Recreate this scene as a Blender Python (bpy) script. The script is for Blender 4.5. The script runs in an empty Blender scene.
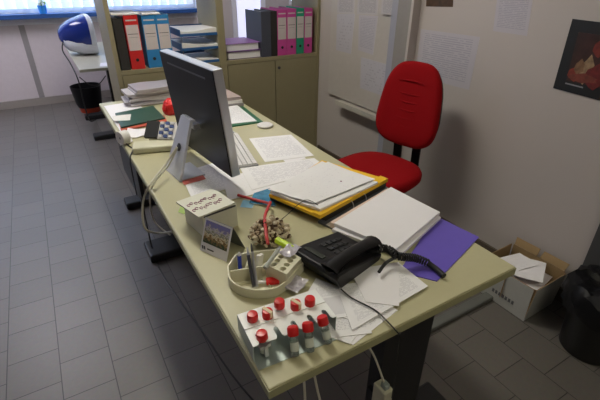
import bpy, bmesh, math, random
from mathutils import Vector, Matrix
random.seed(7)
SC = bpy.context.scene
COL = SC.collection
# ------------------------------------------------------------------ camera
CAM = Vector((-0.2316, -0.5053, 1.4767)); FPX = 415.1
YAW, PITCH, ROLL = 0.53752, 0.50449, 0.008246
FW = Vector((math.sin(YAW)*math.cos(PITCH), math.cos(YAW)*math.cos(PITCH), -math.sin(PITCH)))
_r = Vector((math.cos(YAW), -math.sin(YAW), 0)); _u = _r.cross(FW)
RT = _r*math.cos(ROLL) + _u*math.sin(ROLL); UP = -_r*math.sin(ROLL) + _u*math.cos(ROLL)
cd = bpy.data.cameras.new('camera'); cam = bpy.data.objects.new('camera', cd); COL.objects.link(cam)
cd.sensor_width = 36; cd.lens = FPX/600*36; cd.clip_start = .02
cam.matrix_world = Matrix((( RT.x, UP.x, -FW.x, CAM.x), (RT.y, UP.y, -FW.y, CAM.y), (RT.z, UP.z, -FW.z, CAM.z), (0,0,0,1)))
SC.camera = cam
def on(px, py, z=None, x=None, y=None):
    """point of a real horizontal / vertical plane seen at photograph pixel (px,py)"""
    d = FW + RT*((px-300)/FPX) - UP*((py-200)/FPX)
    t = (z-CAM.z)/d.z if z is not None else (x-CAM.x)/d.x if x is not None else (y-CAM.y)/d.y
    return CAM + d*t
H = .73          # desk top
XW = 1.757       # right wall
YB = 5.49        # window wall
# ------------------------------------------------------------------ materials
MATS = {}
def s2l(c): return tuple(((v/255)/12.92 if v/255 <= .04045 else ((v/255+.055)/1.055)**2.4) for v in c)
def mat(name, col, rough=.6, metal=0, var=.06, scale=30, bump=0, emit=0, spec=.5, alpha=1, trans=0, sheen=0):
    if name in MATS: return MATS[name]
    m = bpy.data.materials.new(name); m.use_nodes = True; nt = m.node_tree; b = nt.nodes['Principled BSDF']
    c = tuple(col)+(1,)
    tc = nt.nodes.new('ShaderNodeTexCoord'); nz = nt.nodes.new('ShaderNodeTexNoise'); nz.inputs['Scale'].default_value = scale; nz.inputs['Detail'].default_value = 3
    nt.links.new(tc.outputs['Object'], nz.inputs['Vector'])
    mx = nt.nodes.new('ShaderNodeMix'); mx.data_type = 'RGBA'
    mx.inputs['A'].default_value = tuple(v*(1-var) for v in col)+(1,); mx.inputs['B'].default_value = tuple(min(1, v*(1+var)) for v in col)+(1,)
    nt.links.new(nz.outputs['Fac'], mx.inputs['Factor']); nt.links.new(mx.outputs['Result'], b.inputs['Base Color'])
    b.inputs['Roughness'].default_value = rough; b.inputs['Metallic'].default_value = metal; b.inputs['Specular IOR Level'].default_value = spec
    if bump:
        bp = nt.nodes.new('ShaderNodeBump'); bp.inputs['Strength'].default_value = bump; bp.inputs['Distance'].default_value = .002
        nt.links.new(nz.outputs['Fac'], bp.inputs['Height']); nt.links.new(bp.outputs['Normal'], b.inputs['Normal'])
    if emit: b.inputs['Emission Color'].default_value = c; b.inputs['Emission Strength'].default_value = emit
    if trans: b.inputs['Transmission Weight'].default_value = trans
    if alpha < 1: b.inputs['Alpha'].default_value = alpha
    if sheen: b.inputs['Sheen Weight'].default_value = sheen
    MATS[name] = m; return m
def printed(name, base=(.8,.79,.82), ink=(.35,.34,.40), rows=34, cols=7, fill=.55, margin=.09, rough=.7, top=.9):
    """paper with lines of print, laid out in the sheet's own uv"""
    if name in MATS: return MATS[name]
    m = mat(name, base, rough, var=.02, scale=8); nt = m.node_tree; N = nt.nodes.new; L = nt.links.new
    b = nt.nodes['Principled BSDF']; src = b.inputs['Base Color'].links[0].from_socket
    uv = N('ShaderNodeUVMap'); sep = N('ShaderNodeSeparateXYZ'); L(uv.outputs['UV'], sep.inputs['Vector'])
    def mth(op, a, v=None, v2=None):
        n = N('ShaderNodeMath'); n.operation = op
        for i, q in enumerate((a, v, v2)):
            if q is None: continue
            if isinstance(q, (int, float)): n.inputs[i].default_value = q
            else: L(q, n.inputs[i])
        return n.outputs[0]
    U, V = sep.outputs['X'], sep.outputs['Y']
    vr = mth('MULTIPLY', V, rows); fr = mth('FRACT', vr); row = mth('FLOOR', vr)
    line = mth('LESS_THAN', fr, .42)
    cmb = N('ShaderNodeCombineXYZ'); L(mth('MULTIPLY', U, cols*4), cmb.inputs['X']); L(mth('MULTIPLY', row, 3.7), cmb.inputs['Y'])
    wn = N('ShaderNodeTexNoise'); wn.inputs['Scale'].default_value = 1; wn.inputs['Detail'].default_value = 1; L(cmb.outputs[0], wn.inputs['Vector'])
    w = mth('GREATER_THAN', wn.outputs['Fac'], 1-fill)
    inx = mth('MULTIPLY', mth('GREATER_THAN', U, margin), mth('LESS_THAN', U, 1-margin))
    iny = mth('MULTIPLY', mth('GREATER_THAN', V, 1-top), mth('LESS_THAN', V, .93))
    f = mth('MULTIPLY', mth('MULTIPLY', line, w), mth('MULTIPLY', inx, iny)); f = mth('MULTIPLY', f, .75)
    mx = N('ShaderNodeMix'); mx.data_type = 'RGBA'; L(f, mx.inputs['Factor']); L(src, mx.inputs['A']); mx.inputs['B'].default_value = tuple(ink)+(1,)
    L(mx.outputs['Result'], b.inputs['Base Color']); return m
# ------------------------------------------------------------------ mesh builder
class MB:
    def __init__(s): s.bm = bmesh.new(); s.mats = []; s.uv = s.bm.loops.layers.uv.new('UVMap')
    def mi(s, m):
        if m is None: return 0
        if m not in s.mats: s.mats.append(m)
        return s.mats.index(m)
    def _fin(s, faces, m):
        i = s.mi(m)
        for f in faces: f.material_index = i
    def box(s, a, b, m=None, M=None, bev=0, seg=2):
        x0,y0,z0 = a; x1,y1,z1 = b
        g = bmesh.ops.create_cube(s.bm, size=1); vs = g['verts']
        for v in vs:
            v.co = Vector(((x0+x1)/2+v.co.x*(x1-x0), (y0+y1)/2+v.co.y*(y1-y0), (z0+z1)/2+v.co.z*(z1-z0)))
        es = list({e for v in vs for e in v.link_edges}); fs = list({f for v in vs for f in v.link_faces})
        if bev:
            r = bmesh.ops.bevel(s.bm, geom=es, offset=bev, segments=seg, affect='EDGES', profile=.5)
            fs = list({f for f in r['faces']} | {f for f in fs if f.is_valid}); vs = list({v for f in fs for v in f.verts})
            allf = set(fs)
            for v in vs: allf |= set(v.link_faces)
            fs = list(allf); vs = list({v for f in fs for v in f.verts})
        if M is not None:
            for v in vs: v.co = M @ v.co
        s._fin(fs, m); return s
    def prism(s, pts, z0, z1, m=None, M=None, z1f=None):
        """polygon (xy list, ccw) extruded; z1f gives a top height per point"""
        n = len(pts); lo = [s.bm.verts.new((p[0],p[1],z0)) for p in pts]
        hi = [s.bm.verts.new((p[0],p[1], z1f(p) if z1f else z1)) for p in pts]
        fs = [s.bm.faces.new(lo[::-1]), s.bm.faces.new(hi)]
        for i in range(n): fs.append(s.bm.faces.new((lo[i], lo[(i+1)%n], hi[(i+1)%n], hi[i])))
        if M is not None:
            for v in lo+hi: v.co = M @ v.co
        s._fin(fs, m); return s
    def ring(s, r, n, M):
        return [s.bm.verts.new(M @ Vector((r*math.cos(2*math.pi*i/n), r*math.sin(2*math.pi*i/n), 0))) for i in range(n)]
    def lathe(s, prof, m=None, M=Matrix(), n=20, cap=True):
        rings = [s.ring(max(r, .0002), n, M @ Matrix.Translation((0,0,z))) for r, z in prof]; fs = []
        for a, b in zip(rings, rings[1:]):
            for i in range(n): fs.append(s.bm.faces.new((a[i], a[(i+1)%n], b[(i+1)%n], b[i])))
        if cap: fs += [s.bm.faces.new(rings[0][::-1]), s.bm.faces.new(rings[-1])]
        s._fin(fs, m); return s
    def tube(s, pts, r, m=None, n=8, rr=None):
        pts = [Vector(p) for p in pts]; rings = []; up = Vector((0,0,1)); fs = []
        for i, p in enumerate(pts):
            t = (pts[min(i+1,len(pts)-1)] - pts[max(i-1,0)]).normalized()
            if i == 0:
                a = t.cross(up) if abs(t.z) < .95 else t.cross(Vector((1,0,0)))
            else: a = prev - t*prev.dot(t)
            a.normalize(); prev = a; b = t.cross(a); q = rr[i] if rr else r
            rings.append([s.bm.verts.new(p + a*q*math.cos(2*math.pi*k/n) + b*q*math.sin(2*math.pi*k/n)) for k in range(n)])
        for a, b in zip(rings, rings[1:]):
            for i in range(n): fs.append(s.bm.faces.new((a[i], a[(i+1)%n], b[(i+1)%n], b[i])))
        fs += [s.bm.faces.new(rings[0][::-1]), s.bm.faces.new(rings[-1])]
        s._fin(fs, m); return s
    def ball(s, c, r, m=None, sub=2, sc=(1,1,1), jit=0):
        g = bmesh.ops.create_icosphere(s.bm, subdivisions=sub, radius=r); vs = g['verts']
        for v in vs:
            k = 1+random.uniform(-jit, jit); v.co = Vector((v.co.x*sc[0]*k, v.co.y*sc[1]*k, v.co.z*sc[2]*k)) + Vector(c)
        s._fin({f for v in vs for f in v.link_faces}, m); return s
    def grid(s, fn, nu, nv, th=0, m=None, mside=None):
        """surface fn(u,v)->xyz, with uv; th gives it thickness downwards (along -z unless fn returns normal)"""
        top = [[s.bm.verts.new(fn(i/nu, j/nv)) for j in range(nv+1)] for i in range(nu+1)]; fs = []; sd = []
        for i in range(nu):
            for j in range(nv):
                f = s.bm.faces.new((top[i][j], top[i+1][j], top[i+1][j+1], top[i][j+1]))
                for l, (a, b) in zip(f.loops, ((i,j),(i+1,j),(i+1,j+1),(i,j+1))): l[s.uv].uv = (a/nu, b/nv)
                fs.append(f)
        if th:
            off = th if isinstance(th, Vector) else Vector((0,0,-th))
            bot = [[s.bm.verts.new(v.co+off) for v in row] for row in top]
            for i in range(nu):
                for j in range(nv): sd.append(s.bm.faces.new((bot[i][j], bot[i][j+1], bot[i+1][j+1], bot[i+1][j])))
            rim = [(i,0) for i in range(nu)] + [(nu,j) for j in range(nv)] + [(i,nv) for i in range(nu,0,-1)] + [(0,j) for j in range(nv,0,-1)]
            for k in range(len(rim)):
                a = rim[k]; b = rim[(k+1)%len(rim)]
                sd.append(s.bm.faces.new((top[b[0]][b[1]], top[a[0]][a[1]], bot[a[0]][a[1]], bot[b[0]][b[1]])))
        s._fin(fs, m); s._fin(sd, mside or m); return s
    def build(s, name, m=None, parent=None, smooth=False, M=None, bevel=0):
        if M is not None: bmesh.ops.transform(s.bm, matrix=M, verts=s.bm.verts)
        bmesh.ops.recalc_face_normals(s.bm, faces=s.bm.faces)
        me = bpy.data.meshes.new(name)
        for f in s.bm.faces: f.smooth = smooth
        if smooth:
            for e in s.bm.edges:
                if len(e.link_faces) == 2 and e.calc_face_angle(0) > .7: e.smooth = False
        s.bm.to_mesh(me); s.bm.free()
        ms = s.mats or [m]
        if not s.mats and m is None: ms = []
        for q in ms: me.materials.append(q)
        o = bpy.data.objects.new(name, me); COL.objects.link(o)
        if bevel:
            md = o.modifiers.new('bevel', 'BEVEL'); md.width = bevel; md.segments = 2; md.limit_method = 'ANGLE'
        if parent is not None: o.parent = parent; o.matrix_parent_inverse = parent.matrix_world.inverted()
        return o
def T(x, y, z=0, rz=0, rx=0, ry=0):
    return Matrix.Translation((x,y,z)) @ Matrix.Rotation(rz,4,'Z') @ Matrix.Rotation(ry,4,'Y') @ Matrix.Rotation(rx,4,'X')
def thing(name, label, cat, M=Matrix(), group=None):
    """Empty at the base; parts are built in its local frame"""
    o = bpy.data.objects.new(name, None); COL.objects.link(o); o.matrix_world = M; o.empty_display_size = .05
    o['label'] = label; o['category'] = cat
    if group: o['group'] = group
    return o
def part(root, name, mb, m=None, smooth=False, bevel=0, label=None):
    o = mb.build(name, m, None, smooth, bevel=bevel); o.parent = root
    if label: o['label'] = label
    return o
def tag(o, label, cat, group=None, kind=None):
    if label: o['label'] = label
    if cat: o['category'] = cat
    if group: o['group'] = group
    if kind: o['kind'] = kind
    return o
def struct(o): o['kind'] = 'structure'; return o
def copy_tree(o, M, label=None):
    c = o.copy(); COL.objects.link(c); c.matrix_world = M
    if label: c['label'] = label
    for ch in list(o.children):
        d = ch.copy(); COL.objects.link(d); d.parent = c
        for g in list(ch.children):
            e = g.copy(); COL.objects.link(e); e.parent = d
    return c
def recolor(root, table):
    """give copied parts their own mesh with swapped materials"""
    for ch in root.children:
        if ch.name.split('.')[0] in table:
            ch.data = ch.data.copy()
            for i, q in enumerate(table[ch.name.split('.')[0]]): ch.data.materials[i] = q
def boolean_cut(o, mbc):
    c = mbc.build('cutter', None); md = o.modifiers.new('b', 'BOOLEAN'); md.object = c; md.operation = 'DIFFERENCE'; md.solver = 'EXACT'
    dg = bpy.context.evaluated_depsgraph_get(); dg.update(); me = bpy.data.meshes.new_from_object(o.evaluated_get(dg))
    o.modifiers.clear(); old = o.data; me.name = old.name; o.data = me; bpy.data.objects.remove(c); return o
def smoothpath(pts, n=8):
    P = [Vector(p) for p in pts]; out = []
    for i in range(len(P)-1):
        p0, p1, p2, p3 = P[max(i-1,0)], P[i], P[i+1], P[min(i+2,len(P)-1)]
        for k in range(n):
            t = k/n
            out.append(.5*((2*p1)+(-p0+p2)*t+(2*p0-5*p1+4*p2-p3)*t*t+(-p0+3*p1-3*p2+p3)*t**3))
    out.append(P[-1]); return out
# palette ---------------------------------------------------------
m_wall = mat('wall_paint', (.50,.45,.44), .75, var=.03, scale=3, bump=.1)
m_ceil = mat('ceiling_paint', (.5,.49,.47), .9)
m_trimgrey = mat('grey_trim', (.30,.28,.29), .5)
m_bluesill = mat('blue_sill_paint', (.025,.09,.30), .45, var=.1)
m_white = mat('white_plastic', (.72,.70,.70), .35)
m_frame = mat('white_frame', (.75,.75,.80), .4)
m_desk = mat('desk_laminate', (.47,.44,.275), .38, var=.03, scale=60)
m_edge = mat('desk_edge', (.34,.33,.18), .45)
m_black = mat('black_metal', (.012,.012,.014), .45)
m_bplas = mat('black_plastic', (.006,.006,.007), .36, var=.15, spec=.35)
m_cab = mat('cabinet_laminate', (.27,.235,.14), .5, var=.04, scale=15)
m_cabdk = mat('cabinet_edge', (.25,.21,.13), .5)
m_paper = mat('paper', (.80,.78,.82), .7, var=.02)
m_paper2 = mat('paper_warm', (.74,.72,.70), .7, var=.03)
m_print = printed('printed_page', ink=(.5,.49,.55))
m_table = printed('table_page', cols=3, rows=26, fill=.75, margin=.06, top=.85)
m_faint = printed('faint_page', ink=(.68,.66,.72), rows=26, fill=.36)
m_red = mat('red_fabric', (.27,.001,.004), .9, var=.12, scale=250, bump=.4, spec=.2)
m_alu = mat('aluminium', (.60,.61,.66), .38, metal=.85, var=.02)
m_beige = mat('beige_plastic', (.58,.56,.42), .42)
m_cream = mat('cream_card', (.66,.65,.56), .6)
m_yellow = mat('yellow_card', (.85,.50,.012), .45)
m_purple = mat('violet_card', (.13,.09,.50), .4)
m_green = mat('dark_green_card', (.02,.075,.055), .35)
m_capred = mat('red_cap', (.62,.012,.012), .28, var=.1)
m_glass = mat('clear_vial', (.75,.85,.82), .08, trans=.85, alpha=.75)
m_enamel = mat('white_enamel_sheet', (.86,.88,.88), .3)
m_steel = mat('dull_steel', (.42,.48,.46), .35, metal=.6)
m_grey = mat('grey_plastic', (.22,.22,.24), .5)
m_cable = mat('black_cable', (.012,.012,.012), .5)
m_wcable = mat('pale_cable', (.62,.60,.50), .45)
m_bag = mat('black_bag', (.006,.006,.008), .45, spec=.25)
m_cardw = mat('carton_outside', (.42,.42,.40), .8)
m_cardb = mat('carton_inside', (.30,.20,.10), .9)
m_gpaper = mat('grey_paper', (.46,.44,.48), .6)
m_gfolder = mat('grey_folder', (.36,.34,.40), .4)
m_ink = mat('dark_ink', (.05,.05,.06), .6)
# ------------------------------------------------------------------ the room
def floor_mat():
    m = bpy.data.materials.new('floor_tiles'); m.use_nodes = True; nt = m.node_tree; N = nt.nodes.new; L = nt.links.new
    b = nt.nodes['Principled BSDF']; tc = N('ShaderNodeTexCoord'); sp = N('ShaderNodeSeparateXYZ'); L(tc.outputs['Object'], sp.inputs[0])
    ax = N('ShaderNodeMath'); ax.operation = 'ADD'; ax.inputs[1].default_value = -1.348+.098+.196*100; L(sp.outputs['Y'], ax.inputs[0])
    ay = N('ShaderNodeMath'); ay.operation = 'ADD'; ay.inputs[1].default_value = .6814+.1938*100; L(sp.outputs['X'], ay.inputs[0])
    cb = N('ShaderNodeCombineXYZ'); L(ax.outputs[0], cb.inputs[0]); L(ay.outputs[0], cb.inputs[1])
    br = N('ShaderNodeTexBrick'); L(cb.outputs[0], br.inputs['Vector']); br.offset = .5; br.offset_frequency = 2; br.squash = 1
    br.inputs['Scale'].default_value = 1; br.inputs['Brick Width'].default_value = .196; br.inputs['Row Height'].default_value = .1938
    br.inputs['Mortar Size'].default_value = .0022; br.inputs['Mortar Smooth'].default_value = .3; br.inputs['Bias'].default_value = 0
    br.inputs['Color1'].default_value = (.150,.136,.125,1); br.inputs['Color2'].default_value = (.132,.120,.110,1); br.inputs['Mortar'].default_value = (.035,.032,.03,1)
    nz = N('ShaderNodeTexNoise'); nz.inputs['Scale'].default_value = 60; nz.inputs['Detail'].default_value = 5; L(tc.outputs['Object'], nz.inputs['Vector'])
    mx = N('ShaderNodeMix'); mx.data_type = 'RGBA'; mx.blend_type = 'MULTIPLY'; mx.inputs['Factor'].default_value = .25
    L(br.outputs['Color'], mx.inputs['A']); L(nz.outputs['Color'], mx.inputs['B']); L(mx.outputs['Result'], b.inputs['Base Color'])
    b.inputs['Roughness'].default_value = .42; b.inputs['Specular IOR Level'].default_value = .6
    bp = N('ShaderNodeBump'); bp.inputs['Strength'].default_value = .5; bp.inputs['Distance'].default_value = .002; bp.invert = True
    L(br.outputs['Fac'], bp.inputs['Height']); L(bp.outputs['Normal'], b.inputs['Normal']); return m
XL, XR2, YF, ZC = -2.6, 4.4, -2.2, 2.75
YWE = 2.96     # where the right partition wall ends, behind the bookcases
struct(MB().box((XL,YF,-.1),(XR2,YB+.2,0)).build('floor', floor_mat()))
struct(MB().box((XL,YF,ZC),(XR2,YB+.2,ZC+.1)).build('ceiling', m_ceil))
struct(MB().box((XW,YF,0),(XW+.12,YWE,ZC)).build('wall_right', m_wall))
struct(MB().box((XL-.1,YF,0),(XL,YB+.2,ZC)).build('wall_left', m_wall))
struct(MB().box((XL,YF-.1,0),(XR2,YF,ZC)).build('wall_front', m_wall))
struct(MB().box((XR2,YF,0),(XR2+.1,YB+.2,ZC)).build('wall_far_right', m_wall))
WX0, WX1, WZ0, WZ1 = XL+.1, 1.68, 1.03, 2.45
DX0, DX1 = 2.20, 2.72      # glazed door
VX0, VX1 = 3.12, 4.0
w = MB()
w.box((XL,YB,0),(WX0,YB+.2,ZC)); w.box((WX0,YB,0),(WX1,YB+.2,WZ0)); w.box((WX0,YB,WZ1),(WX1,YB+.2,ZC)); w.box((WX1,YB,0),(DX0,YB+.2,ZC))
w.box((DX0,YB,2.2),(DX1,YB+.2,ZC)); w.box((DX1,YB,0),(VX0,YB+.2,ZC)); w.box((VX0,YB,0),(VX1,YB+.2,WZ0)); w.box((VX0,YB,WZ1),(VX1,YB+.2,ZC)); w.box((VX1,YB,0),(XR2,YB+.2,ZC))
struct(w.build('wall_back', m_wall))
m_sky = mat('daylight_beyond_glass', (.62,.80,1.0), 1, emit=2.6, var=0)
m_pane = mat('window_glass', (.8,.9,1), .05, alpha=.25)
def window(name, x0, x1, z0, z1, mull):
    f = MB().box((x0,YB+.02,z0),(x1,YB+.07,z0+.05)).box((x0,YB+.02,z1-.05),(x1,YB+.07,z1)).box((x0,YB+.02,z0+.05),(x0+.05,YB+.07,z1-.05)).box((x1-.05,YB+.02,z0+.05),(x1,YB+.07,z1-.05))
    for q in mull: f.box((q-.03,YB+.02,z0+.05),(q+.03,YB+.07,z1-.05))
    o = struct(f.build(name, m_frame))
    p = MB().box((x0+.04,YB+.12,z0+.04),(x1-.04,YB+.125,z1-.04)).build('window_pane', m_sky, o)
    return o
w1 = window('window_1', WX0, WX1, WZ0, WZ1, (-1.4,-.3,.8))
MB().box((WX1,YB-.03,WZ0-.05),(WX1+.13,YB+.0,2.6)).build('window_post', m_frame, w1)
MB().box((WX0,YB-.14,WZ0-.045),(WX1,YB+.02,WZ0)).build('window_sill', m_bluesill, w1)
window('window_2', VX0, VX1, WZ0, WZ1, ())
dr = struct(MB().box((DX0,YB-.02,0),(DX0+.07,YB+.06,2.2)).box((DX1-.07,YB-.02,0),(DX1,YB+.06,2.2)).box((DX0+.07,YB-.02,2.1),(DX1-.07,YB+.06,2.2)).box((DX0+.07,YB-.02,0),(DX1-.07,YB+.06,.35)).build('door_1', m_frame))
MB().box((DX0+.07,YB+.01,.35),(DX1-.07,YB+.02,2.1)).build('door_pane', mat('frosted_daylight', (.70,.72,.95), .9, emit=.85, var=0), dr)
# wall below the window: flat panels, a pale rail and grey joint strips
struct(MB().box((WX0,YB-.03,.915),(WX1,YB-.001,WZ0-.05)).build('trim_1', m_frame))
for k, x in enumerate((-1.62, -.48, .66)):
    q = on(22 if k == 1 else 0, 22, y=YB-.01)
    struct(MB().box((x+.12-.04,YB-.012,.09),(x+.12+.02,YB,.912)).build('trim_%d' % (k+2), m_trimgrey))
struct(MB().box((WX0,YB-.006,.09),(WX1+.13,YB-.0005,.912)).build('trim_9', mat('lilac_white_panel', (.66,.60,.64), .5)))
struct(MB().box((WX0,YB-.02,0),(DX0,YB-.001,.085)).build('baseboard_back', mat('baseboard', (.33,.30,.28), .5)))
struct(MB().box((XW-.014,YF,0),(XW-.0005,2.5,.075)).build('baseboard_right', mat('dark_baseboard', (.11,.085,.065), .5)))
# grey pilaster strips on the right wall
struct(MB().box((XW-.045,1.475,0),(XW-.0005,1.60,ZC)).build('trim_5', mat('pilaster_grey', (.27,.25,.245), .55)))
struct(MB().box((XW-.060,1.455,0),(XW-.0005,1.474,ZC)).build('trim_6', m_wall))
struct(MB().box((XW-.035,1.601,0),(XW-.0005,1.665,ZC)).build('trim_7', mat('pilaster_lilac', (.34,.34,.42), .4)))
# floor cable duct
struct(MB().box((.82,.380,0),(XW-.015,.430,.024)).build('trim_8', mat('duct_grey', (.13,.135,.13), .4), bevel=.008))
# ceiling lamps (above the frame)
m_lamp = mat('lamp_diffuser', (1,.96,.82), .8, emit=29, var=0)
def ceiling_lamp(x, y, sx, sy, label, m=m_lamp):
    t = thing('ceiling_lamp', label, 'ceiling lamp', T(x,y,ZC))
    part(t, 'lamp_frame', MB().box((-sx/2-.03,-sy/2-.03,-.06),(sx/2+.03,-sy/2,-.0005)).box((-sx/2-.03,sy/2,-.06),(sx/2+.03,sy/2+.03,-.0005)).box((-sx/2-.03,-sy/2,-.06),(-sx/2,sy/2,-.0005)).box((sx/2,-sy/2,-.06),(sx/2+.03,sy/2,-.0005)), m_white)
    part(t, 'diffuser', MB().box((-sx/2,-sy/2,-.05),(sx/2,sy/2,-.02)), m)
ceiling_lamp(.30, 1.75, .3, 1.2, 'long white ceiling lamp over the far half of the desk')
ceiling_lamp(-.9, 4.1, .6, 1.2, 'wide white ceiling lamp over the floor by the window', mat('lamp_diffuser_cool', (.96,.92,1), .8, emit=19, var=0))
ceiling_lamp(2.3, 4.2, .6, .6, 'added square fill lamp on the ceiling behind the bookcases', mat('lamp_diffuser_cool', (.96,.92,1), .8, emit=15, var=0))  # added fill light to brighten the back wall, no fixture known here
ceiling_lamp(.35, -1.15, .3, 1.2, 'long white ceiling lamp behind the camera', mat('lamp_diffuser_front', (1,.94,.70), .8, emit=12, var=0))
# vertical blind ---------------------------------------------------
def blind():
    t = thing('vertical_blind', 'pale vertical slat blind hanging in front of the bright window', 'window blind', T(0,YB-.05,WZ1+.03))
    part(t, 'head_rail', MB().box((WX0,-.02,-.03),(WX1,.02,.02)), m_frame)
    m_sl = mat('blind_backlit_glow', (.68,.80,1.0), .8, emit=.62, var=.15, scale=5)  # slats emit: daylight shining through the blind is put into the material
    x = WX0+.06; k = 0
    while x < WX1-.05:
        a = .42; L = 1.36-.0
        def fn(u, v, a=a): 
            q = (u-.5)*.118; return Vector((q*math.cos(a), q*math.sin(a)+.004*math.cos(math.pi*(u-.5)), -v*L))
        mb = MB().grid(fn, 4, 2, Vector((0,.0012,0)), m_sl)
        o = part(t, 'slat', mb); o.location = (x,0,-.035); x += .112; k += 1
blind()
def plant_pot():
    p = on(43.5, 13.3, y=YB-.06); t = thing('potted_plant', 'small white and green plant in a bright blue pot on the window sill', 'potted plant', T(p.x, YB-.085, WZ0+.0005))
    part(t, 'pot', MB().lathe([(.036,0),(.046,.085),(.041,.085),(.036,.01)], mat('blue_pot', (.03,.25,.75), .3), n=16))
    f = MB(); mw = mat('pale_petals', (.8,.85,.75), .7); mg = mat('leaf_green', (.2,.4,.06), .6)
    for i in range(46):
        a = random.uniform(0,6.28); r = random.uniform(0,.05); f.ball((r*math.cos(a), r*math.sin(a), .10+random.uniform(-.01,.10)), .014, mw if random.random()<.6 else mg, 1, (1,1,.6), .2)
    f.tube([(0,0,.02),(0,0,.12)], .01, mg)
    part(t, 'foliage', f)
plant_pot()
# ------------------------------------------------------------------ bookcases
def bookcase(x0, x1, splits, label, leftside=True):
    t = thing('bookcase', label, 'bookcase', T(x0,2.53,0)); W = x1-x0; D = .42; zt = 1.9
    part(t, 'side_panel', MB().box((0,0,0),(.028,D,zt)), m_cab); part(t, 'side_panel', MB().box((W-.024,0,0),(W,D,zt)), m_cab)
    part(t, 'shelf_board', MB().box((.029,.0,.857),(W-.025,D,.883)), m_cab)
    part(t, 'shelf_board', MB().box((.029,.01,1.42),(W-.025,D,1.44)), m_cab)
    part(t, 'top_board', MB().box((0,0,zt+.001),(W,D,zt+.026)), m_cab)
    part(t, 'back_panel', MB().box((.029,D-.012,.05),(W-.025,D,.856)), m_cabdk)
    part(t, 'plinth', MB().box((.029,.03,0),(W-.025,D-.013,.05)), m_cabdk)
    xs = [.029]+[s-x0 for s in splits]+[W-.025]
    for i in range(len(xs)-1):
        d = part(t, 'door', MB().box((xs[i]+.003,-.0,.055),(xs[i+1]-.003,.018,.853)), m_cab)
        if i == len(xs)-2 and x0 > .5:
            k = MB().lathe([(.0115,0),(.0115,.006)], m_ink, T(xs[i]+.033,-.001,.795,0,math.pi/2), n=14).build('lock', None); k.parent = d
    return t
bookcase(.158, .905, (.51,), 'beige bookcase with red and blue binders, nearest the window wall desk')
bookcase(.906, 1.752, (1.338,), 'beige bookcase with pink and green binders and a keyhole door, against the right wall')
ZS = .8835
# binders
def binder(x, w, spine, body, label, lab2=None, h=.325, dark=None, group=None):
    t = thing('ring_binder', label, 'binder', T(x,2.548,ZS), group)
    part(t, 'cover', MB().box((0,0,0),(.003,.285,h)).box((w-.003,0,0),(w,.285,h)).box((.003,0,0),(w-.003,.003,h)), body)
    part(t, 'pages', MB().box((.006,.02,.008),(w-.006,.27,h-.012)), m_paper2)
    s = MB(); s.box((.002,-.0015,.004),(w-.002,-.0002,h-.004), spine)
    if lab2:
        s.box((.005,-.0022,h*.36),(w-.005,-.0016,h*.83), lab2)
        s.box((.012,-.0026,h*.66),(w-.012,-.0023,h*.67), m_ink); s.box((.014,-.0026,h*.60),(w-.016,-.0023,h*.606), m_grey)
        s.box((.010,-.0021,h*.90),(w-.010,-.0016,h*.925), lab2)
    part(t, 'spine_label', s)
    if lab2: part(t, 'finger_hole', MB().lathe([(.0105,0),(.0105,.003)], m_black, T(w/2,-.0018,h*.18,0,math.pi/2), n=16))
    return t
m_blk = mat('black_card', (.02,.018,.016), .5); m_navy = mat('slate_card', (.055,.06,.085), .4)
m_lab = mat('label_white', (.58,.52,.52), .6)
m_bred = mat('binder_red', (.55,.012,.012), .45); m_bblue = mat('binder_blue', (.02,.20,.48), .45)
m_bpink = mat('binder_pink', (.55,.06,.30), .45); m_bgreen = mat('binder_green', (.01,.28,.16), .45)
m_mag = mat('binder_magenta_dark', (.20,.03,.10), .5)
binder(.196,.058, m_blk, m_blk, 'black binder shape standing in for the shaded recess beside the red binder', None, .32, group=None)  # dark recess here; the black block stands in for its shade
x = .262
binder(x-.0,.088, m_bred, m_bred, 'red binder with white spine label in the left bookcase', m_lab, .335)
binder(x+.112,.088, m_bblue, m_bblue, 'blue binder standing directly beside the red binder', m_lab, .332)
binder(x+.112+.09,.085, m_bblue, m_bblue, 'blue binder at the right end of its row, next to the letter trays', m_lab, .332)
binder(1.235,.080, m_navy, m_navy, 'dark slate binder beside the lilac binder in the right bookcase', None, .325)
binder(1.318,.052, m_blk, m_blk, 'black binder between the slate one and the pink ones', None, .325)
binder(1.372,.082, m_bpink, m_bpink, 'pink binder first in the row, touching the black binder', m_lab, .335)
binder(1.457,.082, m_bpink, m_bpink, 'pink binder just left of the green one', m_lab, .335)
binder(1.542,.070, m_bgreen, m_bgreen, 'green binder between two pink binders', m_lab, .338)
binder(1.615,.075, m_bpink, m_bpink, 'pink binder at the right end, next to the bookcase side', m_lab, .335)
# loose sheets on the binder tops
def sheet(name, pts, z, label, cat, m=m_paper, th=.0012, wave=.0, side=None, group=None, n=6, ztop=None, kind=None):
    """four xy corners (a,b,c,d), lying at height z"""
    a, b, c, d = [Vector((p[0], p[1], 0)) for p in pts]
    def fn(u, v):
        p = (a*(1-u)+b*u)*(1-v) + (d*(1-u)+c*u)*v
        e = wave*(math.sin(3.1*u+1.7*v)*.5+.5)*abs(u-.5)*2 if wave else 0
        return Vector((p.x, p.y, z+th+e))
    o = MB().grid(fn, n, n, th, m, side or m_paper2).build(name, None)
    return tag(o, label, cat, group)
sheet('paper_sheet', ((.196,2.55),(.37,2.55),(.37,2.80),(.20,2.80)), ZS+.3385, 'loose papers lying on top of the red binder', 'paper', m_paper, .008)
sheet('paper_sheet', ((.38,2.54),(.50,2.55),(.52,2.78),(.385,2.76)), ZS+.336, 'loose papers lying on top of the blue binders', 'paper', m_paper, .006)
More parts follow.
